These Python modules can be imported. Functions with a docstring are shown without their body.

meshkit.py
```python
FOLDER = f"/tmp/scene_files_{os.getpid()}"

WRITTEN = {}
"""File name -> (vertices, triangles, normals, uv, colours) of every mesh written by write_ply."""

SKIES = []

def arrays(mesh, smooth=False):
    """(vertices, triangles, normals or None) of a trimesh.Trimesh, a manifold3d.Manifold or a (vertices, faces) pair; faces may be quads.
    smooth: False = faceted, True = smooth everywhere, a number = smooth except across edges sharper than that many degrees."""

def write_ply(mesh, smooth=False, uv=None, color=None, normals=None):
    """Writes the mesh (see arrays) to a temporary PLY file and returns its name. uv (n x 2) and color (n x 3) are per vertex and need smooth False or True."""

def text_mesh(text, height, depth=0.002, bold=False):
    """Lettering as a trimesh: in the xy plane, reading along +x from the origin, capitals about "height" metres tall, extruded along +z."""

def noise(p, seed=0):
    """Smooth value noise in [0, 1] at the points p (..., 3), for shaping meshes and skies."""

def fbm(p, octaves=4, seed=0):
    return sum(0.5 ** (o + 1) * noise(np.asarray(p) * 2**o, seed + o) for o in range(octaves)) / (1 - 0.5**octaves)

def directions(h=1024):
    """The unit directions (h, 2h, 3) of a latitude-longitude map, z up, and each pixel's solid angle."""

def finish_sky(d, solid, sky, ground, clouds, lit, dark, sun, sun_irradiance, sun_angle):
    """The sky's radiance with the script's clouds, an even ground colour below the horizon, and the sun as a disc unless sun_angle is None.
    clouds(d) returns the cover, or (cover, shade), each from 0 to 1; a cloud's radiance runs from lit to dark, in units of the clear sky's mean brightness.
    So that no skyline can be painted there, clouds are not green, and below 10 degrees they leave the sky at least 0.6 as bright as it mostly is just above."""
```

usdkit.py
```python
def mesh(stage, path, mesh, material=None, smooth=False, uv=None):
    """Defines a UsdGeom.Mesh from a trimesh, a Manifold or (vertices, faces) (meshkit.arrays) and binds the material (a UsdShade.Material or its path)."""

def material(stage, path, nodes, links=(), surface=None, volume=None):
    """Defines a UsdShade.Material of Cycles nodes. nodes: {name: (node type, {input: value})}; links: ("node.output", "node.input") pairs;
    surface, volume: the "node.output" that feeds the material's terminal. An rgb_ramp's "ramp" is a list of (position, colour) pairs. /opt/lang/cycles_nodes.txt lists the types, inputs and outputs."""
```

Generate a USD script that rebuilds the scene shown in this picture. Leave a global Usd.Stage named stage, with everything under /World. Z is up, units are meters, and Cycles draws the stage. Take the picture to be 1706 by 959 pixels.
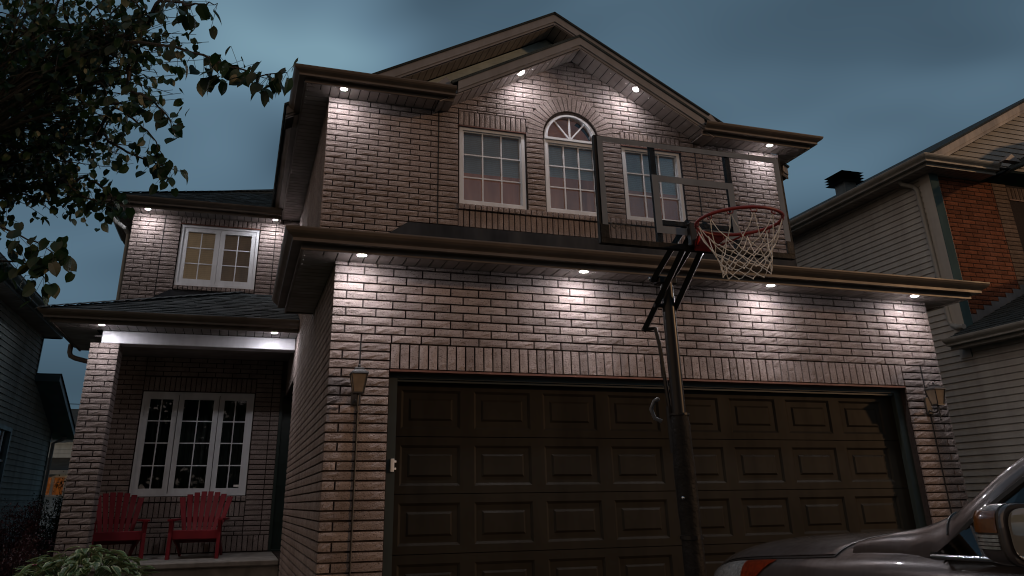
import math, random
import numpy as np
import trimesh
from scipy.interpolate import PchipInterpolator
from shapely.geometry import Polygon, LineString, box as rect
from shapely.ops import unary_union
import meshkit, usdkit
from pxr import Usd, UsdGeom, UsdLux, UsdShade, Gf, Sdf, Vt

stage = Usd.Stage.CreateInMemory()
UsdGeom.SetStageUpAxis(stage, UsdGeom.Tokens.z)
UsdGeom.SetStageMetersPerUnit(stage, 1.0)
UsdGeom.Xform.Define(stage, '/World')
UsdGeom.Scope.Define(stage, '/World/Looks')
T = Sdf.ValueTypeNames

# ------------------------------------------------------------------ camera
cam = UsdGeom.Camera.Define(stage, '/World/camera')
FPX, CX, CY, PW = 1298.49, 822.04, 319.06, 1706.0            # lens in photo pixels (the photo is an off-centre crop)
RR = np.array([[0.95504195, -0.29612508, -0.01431092], [0.09670541, 0.35679156, -0.92916513], [0.28025512, 0.88600774, 0.36938781]])
EYE = (-1.0499, -6.01995, 1.19595)
cam.AddTransformOp().Set(Gf.Matrix4d(*RR[0], 0, *(-RR[1]), 0, *(-RR[2]), 0, *EYE, 1))
cam.CreateHorizontalApertureAttr(36.0)
cam.CreateVerticalApertureAttr(20.25)
cam.CreateFocalLengthAttr(36.0 * FPX / PW)
cam.CreateHorizontalApertureOffsetAttr((853 - CX) * 36 / PW)
cam.CreateVerticalApertureOffsetAttr(-(479.5 - CY) * 36 / PW)
cam.CreateClippingRangeAttr(Gf.Vec2f(0.05, 2000))
cam.CreateExposureAttr(-0.2)

# ------------------------------------------------------------------ sky (overcast dusk) and the low warm light
WARM_DIR = np.array([math.sin(math.radians(57)), -math.cos(math.radians(57)), math.tan(math.radians(14))])
WARM_DIR /= np.linalg.norm(WARM_DIR)
SKY_STRENGTH = 0.1
sky = usdkit.material(stage, '/World/Looks/sky', {
    'tc': ('texture_coordinate', {}),
    'air': ('sky_texture', {'sky_type': 'single_scattering', 'sun_disc': False, 'sun_elevation': 0.02, 'sun_rotation': math.atan2(WARM_DIR[0], WARM_DIR[1]), 'air_density': 1.0, 'aerosol_density': 1.0, 'ozone_density': 3.0}),
    'map': ('mapping', {'rotation': (0.0, 0.35, 0.5), 'scale': (1.0, 0.55, 2.0), 'location': (0.35, 0.1, 0.9)}),
    'n': ('noise_texture', {'scale': 2.0, 'detail': 2.2, 'roughness': 0.42, 'distortion': 0.35}),
    'ramp': ('rgb_ramp', {'ramp': [(0.29, (0.31, 0.56, 0.79)), (0.45, (0.84, 1.47, 2.05)), (0.58, (1.7, 2.9, 3.9)), (0.70, (2.6, 4.35, 5.4))]}),
    'mx': ('mix_color', {'fac': 0.85}),
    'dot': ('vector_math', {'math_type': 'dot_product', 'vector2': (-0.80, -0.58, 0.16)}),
    'fill_glow': ('map_range', {'range_type': 'smoothstep', 'from_min': 0.25, 'from_max': 0.95, 'to_min': 0.0, 'to_max': 0.95, 'clamp': True}),  # added warm sky lobe behind the camera, brightens the left-facing side wall
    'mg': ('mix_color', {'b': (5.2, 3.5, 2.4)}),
    'bg': ('background_shader', {'strength': SKY_STRENGTH}),
}, [('tc.generated', 'map.vector'), ('map.vector', 'n.vector'), ('n.fac', 'ramp.fac'), ('air.color', 'mx.a'), ('ramp.color', 'mx.b'), ('mx.result', 'mg.a'), ('tc.generated', 'dot.vector1'), ('dot.value', 'fill_glow.value'), ('fill_glow.result', 'mg.fac'), ('mg.result', 'bg.color')], surface='bg.background')
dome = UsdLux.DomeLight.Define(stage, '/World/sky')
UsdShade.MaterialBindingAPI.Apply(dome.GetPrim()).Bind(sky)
dome.GetPrim().SetCustomDataByKey('kind', 'structure')

sun = UsdLux.DistantLight.Define(stage, '/World/sun')  # stands in for an unseen low street lamp off to the right
sun.CreateIntensityAttr(0.25)
sun.CreateAngleAttr(1.5)
sun.CreateColorAttr(Gf.Vec3f(1.0, 0.56, 0.27))
sun.GetPrim().CreateAttribute('inputs:normalize', T.Bool).Set(True)
zax = WARM_DIR
xax = np.cross([0, 0, 1.0], zax); xax /= np.linalg.norm(xax)
yax = np.cross(zax, xax)
sun.AddTransformOp().Set(Gf.Matrix4d(*xax, 0, *yax, 0, *zax, 0, 0, 0, 0, 1))
LED = 900.0                                                    # radiance of the soffit lights' lenses

# ------------------------------------------------------------------ materials
MATS = {}
def pm(name, col, rough=0.6, var=0.12, vscale=6.0, bump=0.0, bscale=60.0, bdist=0.01, metal=0.0, coat=0.0, spec=0.5, island=0.0, stretch=None, emit=None, tint=None, detail=4.0, grime=0.16):
    """A principled material whose colour wanders with noise; island: random tone from piece to piece."""
    col = np.array(col, float)
    n = {'g': ('geometry', {}), 'm': ('mapping', {'scale': stretch or (1, 1, 1)}),
         'n': ('noise_texture', {'scale': vscale, 'detail': detail, 'roughness': 0.6}),
         'r': ('rgb_ramp', {'ramp': [(0.28, col * (1 - var)), (0.72, np.minimum(col * (1 + var), 1) if tint is None else np.array(tint, float))]}),
         'p': ('principled_bsdf', {'roughness': rough, 'metallic': metal, 'coat_weight': coat, 'specular_ior_level': spec})}
    l = [('g.position', 'm.vector'), ('m.vector', 'n.vector'), ('n.fac', 'r.fac')]
    out = 'r.color'
    if grime:                                                   # broad stains and faint vertical streaks
        n['gm'] = ('mapping', {'scale': (3.0, 3.0, 0.55)})
        n['gn'] = ('noise_texture', {'scale': 1.3, 'detail': 5.0, 'roughness': 0.65})
        n['gr'] = ('map_range', {'from_min': 0.3, 'from_max': 0.7, 'to_min': 1 - grime, 'to_max': 1 + grime})
        n['gx'] = ('mix_color', {'blend_type': 'multiply', 'fac': 1.0, 'use_clamp_result': False})
        n['rr'] = ('map_range', {'from_min': 0.3, 'from_max': 0.7, 'to_min': min(rough * 1.25, 1.0), 'to_max': rough * 0.85})
        l += [('g.position', 'gm.vector'), ('gm.vector', 'gn.vector'), ('gn.fac', 'gr.value'), (out, 'gx.a'), ('gr.result', 'gx.b'), ('gn.fac', 'rr.value'), ('rr.result', 'p.roughness')]
        out = 'gx.result'
    if island:
        n['oi'] = ('object_info', {})
        n['add'] = ('math', {'math_type': 'add'})
        n['fr'] = ('math', {'math_type': 'fraction'})
        n['mr'] = ('map_range', {'from_min': 0.0, 'from_max': 1.0, 'to_min': 1 - island, 'to_max': 1 + island})
        n['mul'] = ('mix_color', {'blend_type': 'multiply', 'fac': 1.0, 'use_clamp_result': False})
        l += [('g.random_per_island', 'add.value1'), ('oi.random', 'add.value2'), ('add.value', 'fr.value1'), ('fr.value', 'mr.value'), (out, 'mul.a'), ('mr.result', 'mul.b')]
        out = 'mul.result'
    l.append((out, 'p.base_color'))
    if bump:
        n['n2'] = ('noise_texture', {'scale': bscale, 'detail': 5.0, 'roughness': 0.65})
        n['b'] = ('bump', {'strength': bump, 'distance': bdist})
        l += [('m.vector', 'n2.vector'), ('n2.fac', 'b.height'), ('b.normal', 'p.normal')]
    if emit is not None:
        n['p'][1]['emission_color'] = emit[0]
        n['es'] = ('map_range', {'from_min': 0.3, 'from_max': 0.7, 'to_min': emit[1] * 0.35, 'to_max': emit[1] * 1.5})
        l += [('gn.fac', 'es.value'), ('es.result', 'p.emission_strength')]
    MATS[name] = usdkit.material(stage, '/World/Looks/' + name, n, l, surface='p.BSDF')
    return MATS[name]

def glass(name, tint=(0.92, 0.95, 0.95), rough=0.02, ior=1.5, lift=0.0):
    MATS[name] = usdkit.material(stage, '/World/Looks/' + name, {
        't': ('transparent_bsdf', {'color': tint}), 'gl': ('glossy_bsdf', {'color': (0.95, 0.97, 1.0), 'roughness': rough}),
        'f': ('fresnel', {'IOR': ior}), 'ad': ('math', {'math_type': 'add', 'value2': lift}), 'mx': ('mix_closure', {})},
        [('f.fac', 'ad.value1'), ('ad.value', 'mx.fac'), ('t.BSDF', 'mx.closure1'), ('gl.BSDF', 'mx.closure2')], surface='mx.closure')

def leafmat(name, a, b, rough=0.5, trans=0.35, edge=None):
    n = {'g': ('geometry', {}), 'oi': ('object_info', {}), 'add': ('math', {'math_type': 'add'}), 'fr': ('math', {'math_type': 'fraction'}),
         'r': ('rgb_ramp', {'ramp': [(0.0, a), (0.7, b), (0.93, b), (1.0, edge if edge is not None else b)]}),
         'p': ('principled_bsdf', {'roughness': rough}), 't': ('translucent_bsdf', {}), 'mx': ('mix_closure', {'fac': trans})}
    MATS[name] = usdkit.material(stage, '/World/Looks/' + name, n, [('g.random_per_island', 'add.value1'), ('oi.random', 'add.value2'), ('add.value', 'fr.value1'), ('fr.value', 'r.fac'), ('r.color', 'p.base_color'), ('r.color', 't.color'), ('p.BSDF', 'mx.closure1'), ('t.BSDF', 'mx.closure2')], surface='mx.closure')

def brickmat(name, dark, lo, hi):
    n = {'g': ('geometry', {}), 'oi': ('object_info', {}), 'add': ('math', {'math_type': 'add'}), 'fr': ('math', {'math_type': 'fraction'}),
         'mr': ('map_range', {'to_min': 0.80, 'to_max': 1.18}), 'n1': ('noise_texture', {'scale': 7.0, 'detail': 3.0}),
         'm': ('mapping', {'scale': (1.0, 1.0, 1.25)}), 'n2': ('noise_texture', {'scale': 78.0, 'detail': 4.0, 'roughness': 0.62, 'distortion': 0.6}),
         'r1': ('rgb_ramp', {'ramp': [(0.3, lo), (0.7, hi)]}), 'r2': ('rgb_ramp', {'ramp': [(0.33, dark), (0.45, (1, 1, 1))]}),
         'mu': ('mix_color', {'blend_type': 'multiply', 'fac': 1.0}), 'mul': ('mix_color', {'blend_type': 'multiply', 'fac': 1.0, 'use_clamp_result': False}),
         'n3': ('noise_texture', {'scale': 190.0, 'detail': 3.0}), 'ad2': ('math', {'math_type': 'multiply_add', 'value2': 0.35}),
         'gm': ('mapping', {'scale': (2.2, 2.2, 0.5)}), 'gn': ('noise_texture', {'scale': 0.9, 'detail': 6.0, 'roughness': 0.7}), 'gr': ('rgb_ramp', {'ramp': [(0.32, (0.74, 0.72, 0.70)), (0.5, (1, 1, 1)), (0.72, (1.08, 1.07, 1.06))]}), 'gx': ('mix_color', {'blend_type': 'multiply', 'fac': 1.0, 'use_clamp_result': False}),
         'b': ('bump', {'strength': 0.9, 'distance': 0.011}), 'p': ('principled_bsdf', {'roughness': 0.88, 'specular_ior_level': 0.25})}
    l = [('g.position', 'n1.vector'), ('g.position', 'm.vector'), ('m.vector', 'n2.vector'), ('g.position', 'n3.vector'), ('n1.fac', 'r1.fac'), ('n2.fac', 'r2.fac'), ('r1.color', 'mu.a'), ('r2.color', 'mu.b'),
         ('g.random_per_island', 'add.value1'), ('oi.random', 'add.value2'), ('add.value', 'fr.value1'), ('fr.value', 'mr.value'), ('mu.result', 'mul.a'), ('mr.result', 'mul.b'), ('g.position', 'gm.vector'), ('gm.vector', 'gn.vector'), ('gn.fac', 'gr.fac'), ('mul.result', 'gx.a'), ('gr.color', 'gx.b'), ('gx.result', 'p.base_color'),
         ('n3.fac', 'ad2.value1'), ('n2.fac', 'ad2.value3'), ('ad2.value', 'b.height'), ('b.normal', 'p.normal')]
    MATS[name] = usdkit.material(stage, '/World/Looks/' + name, n, l, surface='p.BSDF')
brickmat('brick', (0.36, 0.32, 0.29), (0.222, 0.180, 0.167), (0.300, 0.252, 0.236))
pm('mortar', (0.035, 0.028, 0.026), 0.95, 0.3, 40.0, bump=0.4, bscale=150.0, bdist=0.004, spec=0.1)
pm('red_brick', (0.17, 0.060, 0.031), 0.9, 0.25, 40.0, bump=0.6, bscale=110.0, bdist=0.006, spec=0.2, island=0.25)
pm('buff_brick', (0.14, 0.10, 0.075), 0.9, 0.25, 40.0, bump=0.6, bscale=110.0, bdist=0.006, spec=0.2, island=0.2)
pm('gutter', (0.088, 0.070, 0.056), 0.42, 0.12, 5.0, bump=0.05, bscale=8.0, spec=0.5)
pm('rake', (0.165, 0.160, 0.166), 0.5, 0.1, 4.0, bump=0.06, bscale=7.0)
pm('soffit', (0.21, 0.185, 0.175), 0.55, 0.12, 5.0, bump=0.05, bscale=30.0)
pm('groove', (0.012, 0.011, 0.011), 0.9, 0.2, 5.0)
pm('shingle', (0.028, 0.038, 0.042), 0.92, 0.5, 120.0, bump=0.7, bscale=260.0, bdist=0.004, spec=0.25, island=0.4, detail=2.0)
pm('flashing', (0.003, 0.006, 0.011), 0.8, 0.25, 4.0, bump=0.1, bscale=6.0)
pm('grey_flashing', (0.12, 0.12, 0.125), 0.5, 0.2, 6.0)
pm('white_frame', (0.52, 0.54, 0.57), 0.4, 0.05, 6.0)
pm('beam_white', (0.56, 0.56, 0.60), 0.38, 0.07, 3.0, bump=0.08, bscale=4.0)
pm('door_dark', (0.017, 0.0145, 0.0105), 0.5, 0.2, 3.0, bump=0.06, bscale=12.0, spec=0.1, grime=0.3)
pm('door_trim', (0.020, 0.028, 0.026), 0.45, 0.2, 3.0)
pm('entry_door', (0.010, 0.022, 0.020), 0.35, 0.2, 3.0)
pm('lintel_steel', (0.12, 0.045, 0.03), 0.6, 0.3, 14.0)
pm('blind', (0.74, 0.75, 0.75), 0.6, 0.06, 3.0)
pm('amber_blind', (0.42, 0.32, 0.20), 0.6, 0.2, 2.0, emit=((1.0, 0.60, 0.28), 0.04))
pm('dim_blind', (0.22, 0.14, 0.08), 0.6, 0.3, 2.0, emit=((1.0, 0.48, 0.16), 0.016))  # darker copy of the amber blind, standing for the reflection over that pane
pm('glowing_room', (0.35, 0.2, 0.14), 0.9, 0.2, 1.0, emit=((1.0, 0.45, 0.30), 0.06))  # room walls given their own glow, imitating warm sky reflected in the panes
pm('dark_room', (0.03, 0.03, 0.03), 0.9, 0.3, 2.0)
pm('curtain', (0.016, 0.020, 0.017), 0.9, 0.45, 5.0, stretch=(5, 5, 0.25))
glass('pane', rough=0.01, ior=1.5, lift=0.0)
glass('acrylic', tint=(0.88, 0.89, 0.90), rough=0.05, ior=1.13, lift=0.0)
pm('black_steel', (0.004, 0.004, 0.0045), 0.34, 0.2, 8.0, spec=0.3)
pm('black_pad', (0.004, 0.004, 0.004), 0.6, 0.25, 6.0, spec=0.2, bump=0.5, bscale=9.0, bdist=0.03)
pm('grey_tape', (0.14, 0.165, 0.20), 0.9, 0.08, 8.0)
pm('rim_red', (0.17, 0.012, 0.010), 0.4, 0.2, 10.0)
pm('rim_bright', (0.42, 0.02, 0.015), 0.4, 0.15, 10.0)
pm('net_cord', (0.68, 0.66, 0.62), 0.8, 0.2, 60.0)
pm('print_black', (0.008, 0.008, 0.009), 0.5, 0.05)
pm('grey_plastic', (0.05, 0.058, 0.07), 0.4, 0.1)
pm('lantern_metal', (0.015, 0.013, 0.012), 0.45, 0.3, 20.0)
pm('lantern_glass', (0.21, 0.165, 0.12), 0.25, 0.15, 20.0)
pm('white_plastic', (0.6, 0.58, 0.55), 0.4, 0.05)
pm('red_plastic', (0.15, 0.006, 0.012), 0.65, 0.14, 5.0, spec=0.3)
pm('concrete', (0.20, 0.19, 0.175), 0.9, 0.25, 8.0, bump=0.4, bscale=60.0, bdist=0.006)
pm('siding_grey', (0.30, 0.30, 0.285), 0.5, 0.06, 2.0, bump=0.12, bscale=30.0, stretch=(1, 0.1, 3))
pm('siding_blue', (0.29, 0.35, 0.345), 0.72, 0.08, 2.0, bump=0.12, bscale=30.0, stretch=(1, 0.1, 3))
pm('corner_teal', (0.065, 0.105, 0.12), 0.45, 0.08, 3.0)
pm('corner_front', (0.05, 0.09, 0.10), 0.9, 0.1, 3.0, spec=0.05)
pm('siding_white', (0.27, 0.37, 0.45), 0.5, 0.06, 2.0)
pm('trim_grey', (0.22, 0.23, 0.225), 0.5, 0.1, 3.0)
pm('vent_black', (0.02, 0.025, 0.028), 0.45, 0.2, 9.0)
pm('vent_grey', (0.07, 0.09, 0.10), 0.45, 0.2, 9.0)
pm('car_paint', (0.055, 0.049, 0.050), 0.3, 0.05, 250.0, metal=0.55, coat=1.0)
pm('car_trim', (0.006, 0.006, 0.006), 0.4, 0.1)
pm('chrome', (0.6, 0.62, 0.64), 0.12, 0.05, metal=1.0)
pm('car_amber', (0.09, 0.011, 0.003), 0.15, 0.5, 40.0, coat=1.0)
pm('mirror_amber', (0.07, 0.025, 0.006), 0.15, 0.35, 25.0, coat=1.0)
pm('lamp_clear', (0.30, 0.33, 0.35), 0.08, 0.4, 60.0, metal=0.6, coat=1.0)
glass('car_glass', tint=(0.30, 0.33, 0.33), rough=0.01, ior=1.52, lift=0.03)
pm('mirror_glass', (0.75, 0.78, 0.76), 0.03, 0.02, metal=1.0)
pm('car_inside', (0.012, 0.011, 0.010), 0.8, 0.2)
pm('tyre', (0.012, 0.012, 0.012), 0.8, 0.2)
pm('asphalt', (0.05, 0.05, 0.052), 0.9, 0.3, 30.0, bump=0.4, bscale=90.0, bdist=0.006)
pm('lawn', (0.04, 0.06, 0.025), 0.95, 0.4, 12.0, bump=0.8, bscale=50.0, bdist=0.03)
pm('soil', (0.035, 0.025, 0.018), 0.95, 0.4, 20.0, bump=0.8, bscale=40.0, bdist=0.03)
pm('bark', (0.028, 0.024, 0.02), 0.9, 0.4, 25.0, bump=0.8, bscale=30.0, bdist=0.02)
leafmat('tree_leaf', (0.003, 0.017, 0.004), (0.007, 0.032, 0.008), trans=0.22, edge=(0.03, 0.035, 0.008))
leafmat('hosta_green', (0.045, 0.11, 0.03), (0.08, 0.16, 0.045), trans=0.2)
leafmat('hosta_cream', (0.36, 0.42, 0.20), (0.46, 0.50, 0.27), trans=0.2)
leafmat('red_leaf', (0.030, 0.011, 0.012), (0.06, 0.018, 0.02), trans=0.25)
pm('pink_petal', (0.5, 0.12, 0.22), 0.6, 0.1)
pm('lit_curtain', (0.4, 0.15, 0.05), 0.9, 0.4, 2.0, stretch=(6, 6, 0.4), emit=((1.0, 0.32, 0.07), 0.07))
MATS['led'] = usdkit.material(stage, '/World/Looks/led', {'e': ('emission', {'color': (0.985, 0.95, 1.0), 'strength': LED})}, surface='e.emission')

# ------------------------------------------------------------------ mesh and scene helpers
class MB:
    """Collects vertices and triangles for one mesh."""
    def __init__(s): s.v, s.f, s.n = [], [], 0
    def add(s, v, f):
        v = np.asarray(v, float).reshape(-1, 3); f = np.asarray(f, int)
        if f.shape[1] == 4: f = np.vstack([f[:, [0, 1, 2]], f[:, [0, 2, 3]]])
        s.v.append(v); s.f.append(f + s.n); s.n += len(v); return s
    def tm(s, t): return s.add(t.vertices, t.faces)
    def arrays(s): return np.vstack(s.v), np.vstack(s.f)
    def box(s, x0, x1, y0, y1, z0, z1, fr=None):
        v = np.array([(x, y, z) for z in (z0, z1) for y in (y0, y1) for x in (x0, x1)], float)
        f = [[0, 2, 3, 1], [4, 5, 7, 6], [0, 1, 5, 4], [2, 6, 7, 3], [0, 4, 6, 2], [1, 3, 7, 5]]
        return s.add(v if fr is None else fr(v), f)
    def cbox(s, x0, x1, y0, y1, z0, z1, c=0.004, fr=None):
        """box with chamfered edges: hull of three shrunken boxes"""
        p = []
        for k in range(3):
            e = [c, c, c]; e[k] = 0
            p += [(x, y, z) for x in (x0 + e[0], x1 - e[0]) for y in (y0 + e[1], y1 - e[1]) for z in (z0 + e[2], z1 - e[2])]
        h = trimesh.convex.convex_hull(np.array(p))
        return s.add(h.vertices if fr is None else fr(h.vertices), h.faces)
    def tube(s, pts, r, n=8, caps=True):
        pts = np.asarray(pts, float); r = np.broadcast_to(r, len(pts)).astype(float)
        t = np.gradient(pts, axis=0); t /= np.maximum(np.linalg.norm(t, axis=1, keepdims=True), 1e-9)
        a = np.array([0, 0, 1.0]) if abs(t[0][2]) < 0.9 else np.array([1.0, 0, 0])
        u = np.cross(t[0], a); u /= np.linalg.norm(u)
        ring = []
        for i in range(len(pts)):
            u = u - t[i] * (u @ t[i]); u /= np.linalg.norm(u); w = np.cross(t[i], u)
            th = np.arange(n) / n * 2 * np.pi
            ring.append(pts[i] + r[i] * (np.cos(th)[:, None] * u + np.sin(th)[:, None] * w))
        v = np.vstack(ring); f = []
        for i in range(len(pts) - 1):
            for k in range(n):
                a0, b0 = i * n + k, i * n + (k + 1) % n
                f.append([a0, b0, b0 + n, a0 + n])
        f = np.array(f); f = np.vstack([f[:, [0, 1, 2]], f[:, [0, 2, 3]]])
        if caps:
            v = np.vstack([v, pts[0], pts[-1]]); m = len(v); e = (len(pts) - 1) * n
            f = np.vstack([f, [[m - 2, (k + 1) % n, k] for k in range(n)], [[m - 1, e + k, e + (k + 1) % n] for k in range(n)]])
        return s.add(v, f)
    def prism(s, poly, fr, d0, d1):
        """extrudes a shapely polygon of the frame's plane from depth d0 to d1 (along the frame's normal)"""
        for g in getattr(poly, 'geoms', [poly]):
            if g.is_empty or g.geom_type != 'Polygon' or g.area < 1e-7: continue
            t = trimesh.creation.extrude_polygon(g, d1 - d0, engine='earcut')
            v = np.array(t.vertices); v[:, 2] += d0
            s.add(fr(v), t.faces)
        return s
    def grid(s, P, flip=False):
        P = np.asarray(P, float); a, b = P.shape[:2]
        i = np.arange(a * b).reshape(a, b)
        f = np.stack([i[:-1, :-1], i[1:, :-1], i[1:, 1:], i[:-1, 1:]], -1).reshape(-1, 4)
        return s.add(P.reshape(-1, 3), f[:, ::-1] if flip else f)
    def lathe(s, prof, c=(0, 0, 0), n=20, axis='z'):
        prof = np.asarray(prof, float); th = np.arange(n + 1) / n * 2 * np.pi
        P = np.stack([prof[:, :1] * np.cos(th), prof[:, :1] * np.sin(th), np.repeat(prof[:, 1:2], n + 1, 1)], -1)
        if axis == 'x': P = P[..., [2, 0, 1]]
        if axis == 'y': P = P[..., [1, 2, 0]]
        return s.grid(P + np.array(c, float))

def frame(O, u, v):
    O, u, v = (np.asarray(x, float) for x in (O, u, v)); n = np.cross(u, v)
    return lambda p: O + np.asarray(p)[:, :1] * u + np.asarray(p)[:, 1:2] * v + np.asarray(p)[:, 2:3] * n

COUNT = {}
def newpath(parent, name):
    k = COUNT.get((parent, name), 0); COUNT[(parent, name)] = k + 1
    return f'{parent}/{name}' + (f'_{k:03d}' if k else '')
def meta(prim, label=None, cat=None, group=None, kind=None):
    for k, v in (('label', label), ('category', cat), ('group', group), ('kind', kind)):
        if v: prim.SetCustomDataByKey(k, v)
    return prim
def obj(name, mesh, m, parent='/World', smooth=False, **kw):
    path = newpath(str(parent), name)
    usdkit.mesh(stage, path, mesh.arrays() if isinstance(mesh, MB) else mesh, MATS[m] if isinstance(m, str) else m, smooth)
    meta(stage.GetPrimAtPath(path), **kw)
    return path
def thing(name, label, cat, loc=(0, 0, 0), rotz=0.0, group=None):
    path = newpath('/World', name)
    x = UsdGeom.Xform.Define(stage, path)
    x.AddTranslateOp().Set(Gf.Vec3d(*map(float, loc)))
    if rotz: x.AddRotateZOp().Set(float(rotz))
    meta(x.GetPrim(), label, cat, group)
    return path
def copy_of(src, name, label, cat, loc, rotz=0.0, group=None):
    path = thing(name, label, cat, loc, rotz, group)
    p = stage.GetPrimAtPath(path)
    p.GetReferences().AddInternalReference(src)
    p.SetInstanceable(True)
    return path

def sweep(prof, path, closed_prof=True, ends=True):
    """sweeps a closed (offset, z) outline along a plan polyline with mitred corners; the offset is to the right of travel"""
    path = np.asarray(path, float); d = np.diff(path, axis=0); d /= np.linalg.norm(d, axis=1, keepdims=True)
    nrm = np.stack([d[:, 1], -d[:, 0]], 1); M = [nrm[0]]
    for a, b in zip(nrm[:-1], nrm[1:]): M.append((a + b) / (1 + a @ b))
    M.append(nrm[-1]); prof = np.asarray(prof, float); k = len(prof)
    R = [np.column_stack([p + prof[:, :1] * m, prof[:, 1]]) for p, m in zip(path, M)]
    mb = MB(); v = np.vstack(R); f = []
    for i in range(len(path) - 1):
        for j in range(k): f.append([i * k + j, i * k + (j + 1) % k, (i + 1) * k + (j + 1) % k, (i + 1) * k + j])
    mb.add(v, f)
    if ends:
        pg = Polygon(prof); vv, ff = trimesh.creation.triangulate_polygon(pg, engine='earcut')
        for p, m in ((path[0], M[0]), (path[-1], M[-1])):
            mb.add(np.column_stack([p + vv[:, :1] * m, vv[:, 1]]), ff)
    return mb, nrm, M

rng = np.random.default_rng(7)
random.seed(7)
H, PITCH, J = 0.0667, 0.236, 0.0128      # brick course, stretcher pitch, joint

# ------------------------------------------------------------------ brickwork
PIECES = []                              # (distance, wall path, material, mesh, thing)
def rough_brick(mb, fr, s0, s1, z0, z1, nx=5, nz=3, amp=0.0038, proud=0.0):
    s = np.linspace(s0, s1, nx + 1); z = np.linspace(z0, z1, nz + 1)
    S, Z = np.meshgrid(s, z, indexing='ij')
    D = rng.uniform(-amp, amp * 0.7, S.shape)
    S[1:-1, 1:-1] += rng.uniform(-.25, .25, (nx - 1, nz - 1)) * (s1 - s0) / nx
    Z[1:-1, 1:-1] += rng.uniform(-.25, .25, (nx - 1, nz - 1)) * (z1 - z0) / nz
    e = np.zeros(S.shape, bool); e[[0, -1]] = True; e[:, [0, -1]] = True
    D[e] = -0.0035 + rng.uniform(-.0012, .0012, e.sum())
    i = np.arange((nx + 1) * (nz + 1)).reshape(nx + 1, nz + 1)
    f = np.stack([i[:-1, :-1], i[1:, :-1], i[1:, 1:], i[:-1, 1:]], -1).reshape(-1, 4)
    ring = np.concatenate([i[:, 0], i[-1, 1:], i[-2::-1, -1], i[0, -2:0:-1]])
    V = np.column_stack([S.ravel(), Z.ravel(), D.ravel() + proud])
    B = V[ring].copy(); B[:, 2] = -0.03; m = len(V); k = len(ring)
    side = [[ring[(q + 1) % k], ring[q], m + q, m + (q + 1) % k] for q in range(k)]
    f = np.vstack([np.vstack([f[:, [0, 1, 2]], f[:, [0, 2, 3]]]), [x for q in side for x in ([q[0], q[1], q[2]], [q[0], q[2], q[3]])]])
    mb.add(fr(np.vstack([V, B])), f)

def put(poly, fr, wall, mat, owner, nx, nz, proud=0.0):
    """one brick of the given outline (clipped bricks come as polygons)"""
    for g in getattr(poly, 'geoms', [poly]):
        if g.is_empty or g.geom_type != 'Polygon' or g.area < 0.0006: continue
        mb = MB(); a, b, c, d = g.bounds
        if g.area > 0.985 * (c - a) * (d - b): rough_brick(mb, fr, a, c, b, d, nx, nz, proud=proud)
        else: mb.prism(g.simplify(0.002), fr, -0.03, proud + rng.uniform(-.003, .001))
        ctr = fr(np.array([[(a + c) / 2, (b + d) / 2, 0]]))[0]
        PIECES.append((np.linalg.norm(ctr - np.array(EYE)), wall, mat, mb, owner))

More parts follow.
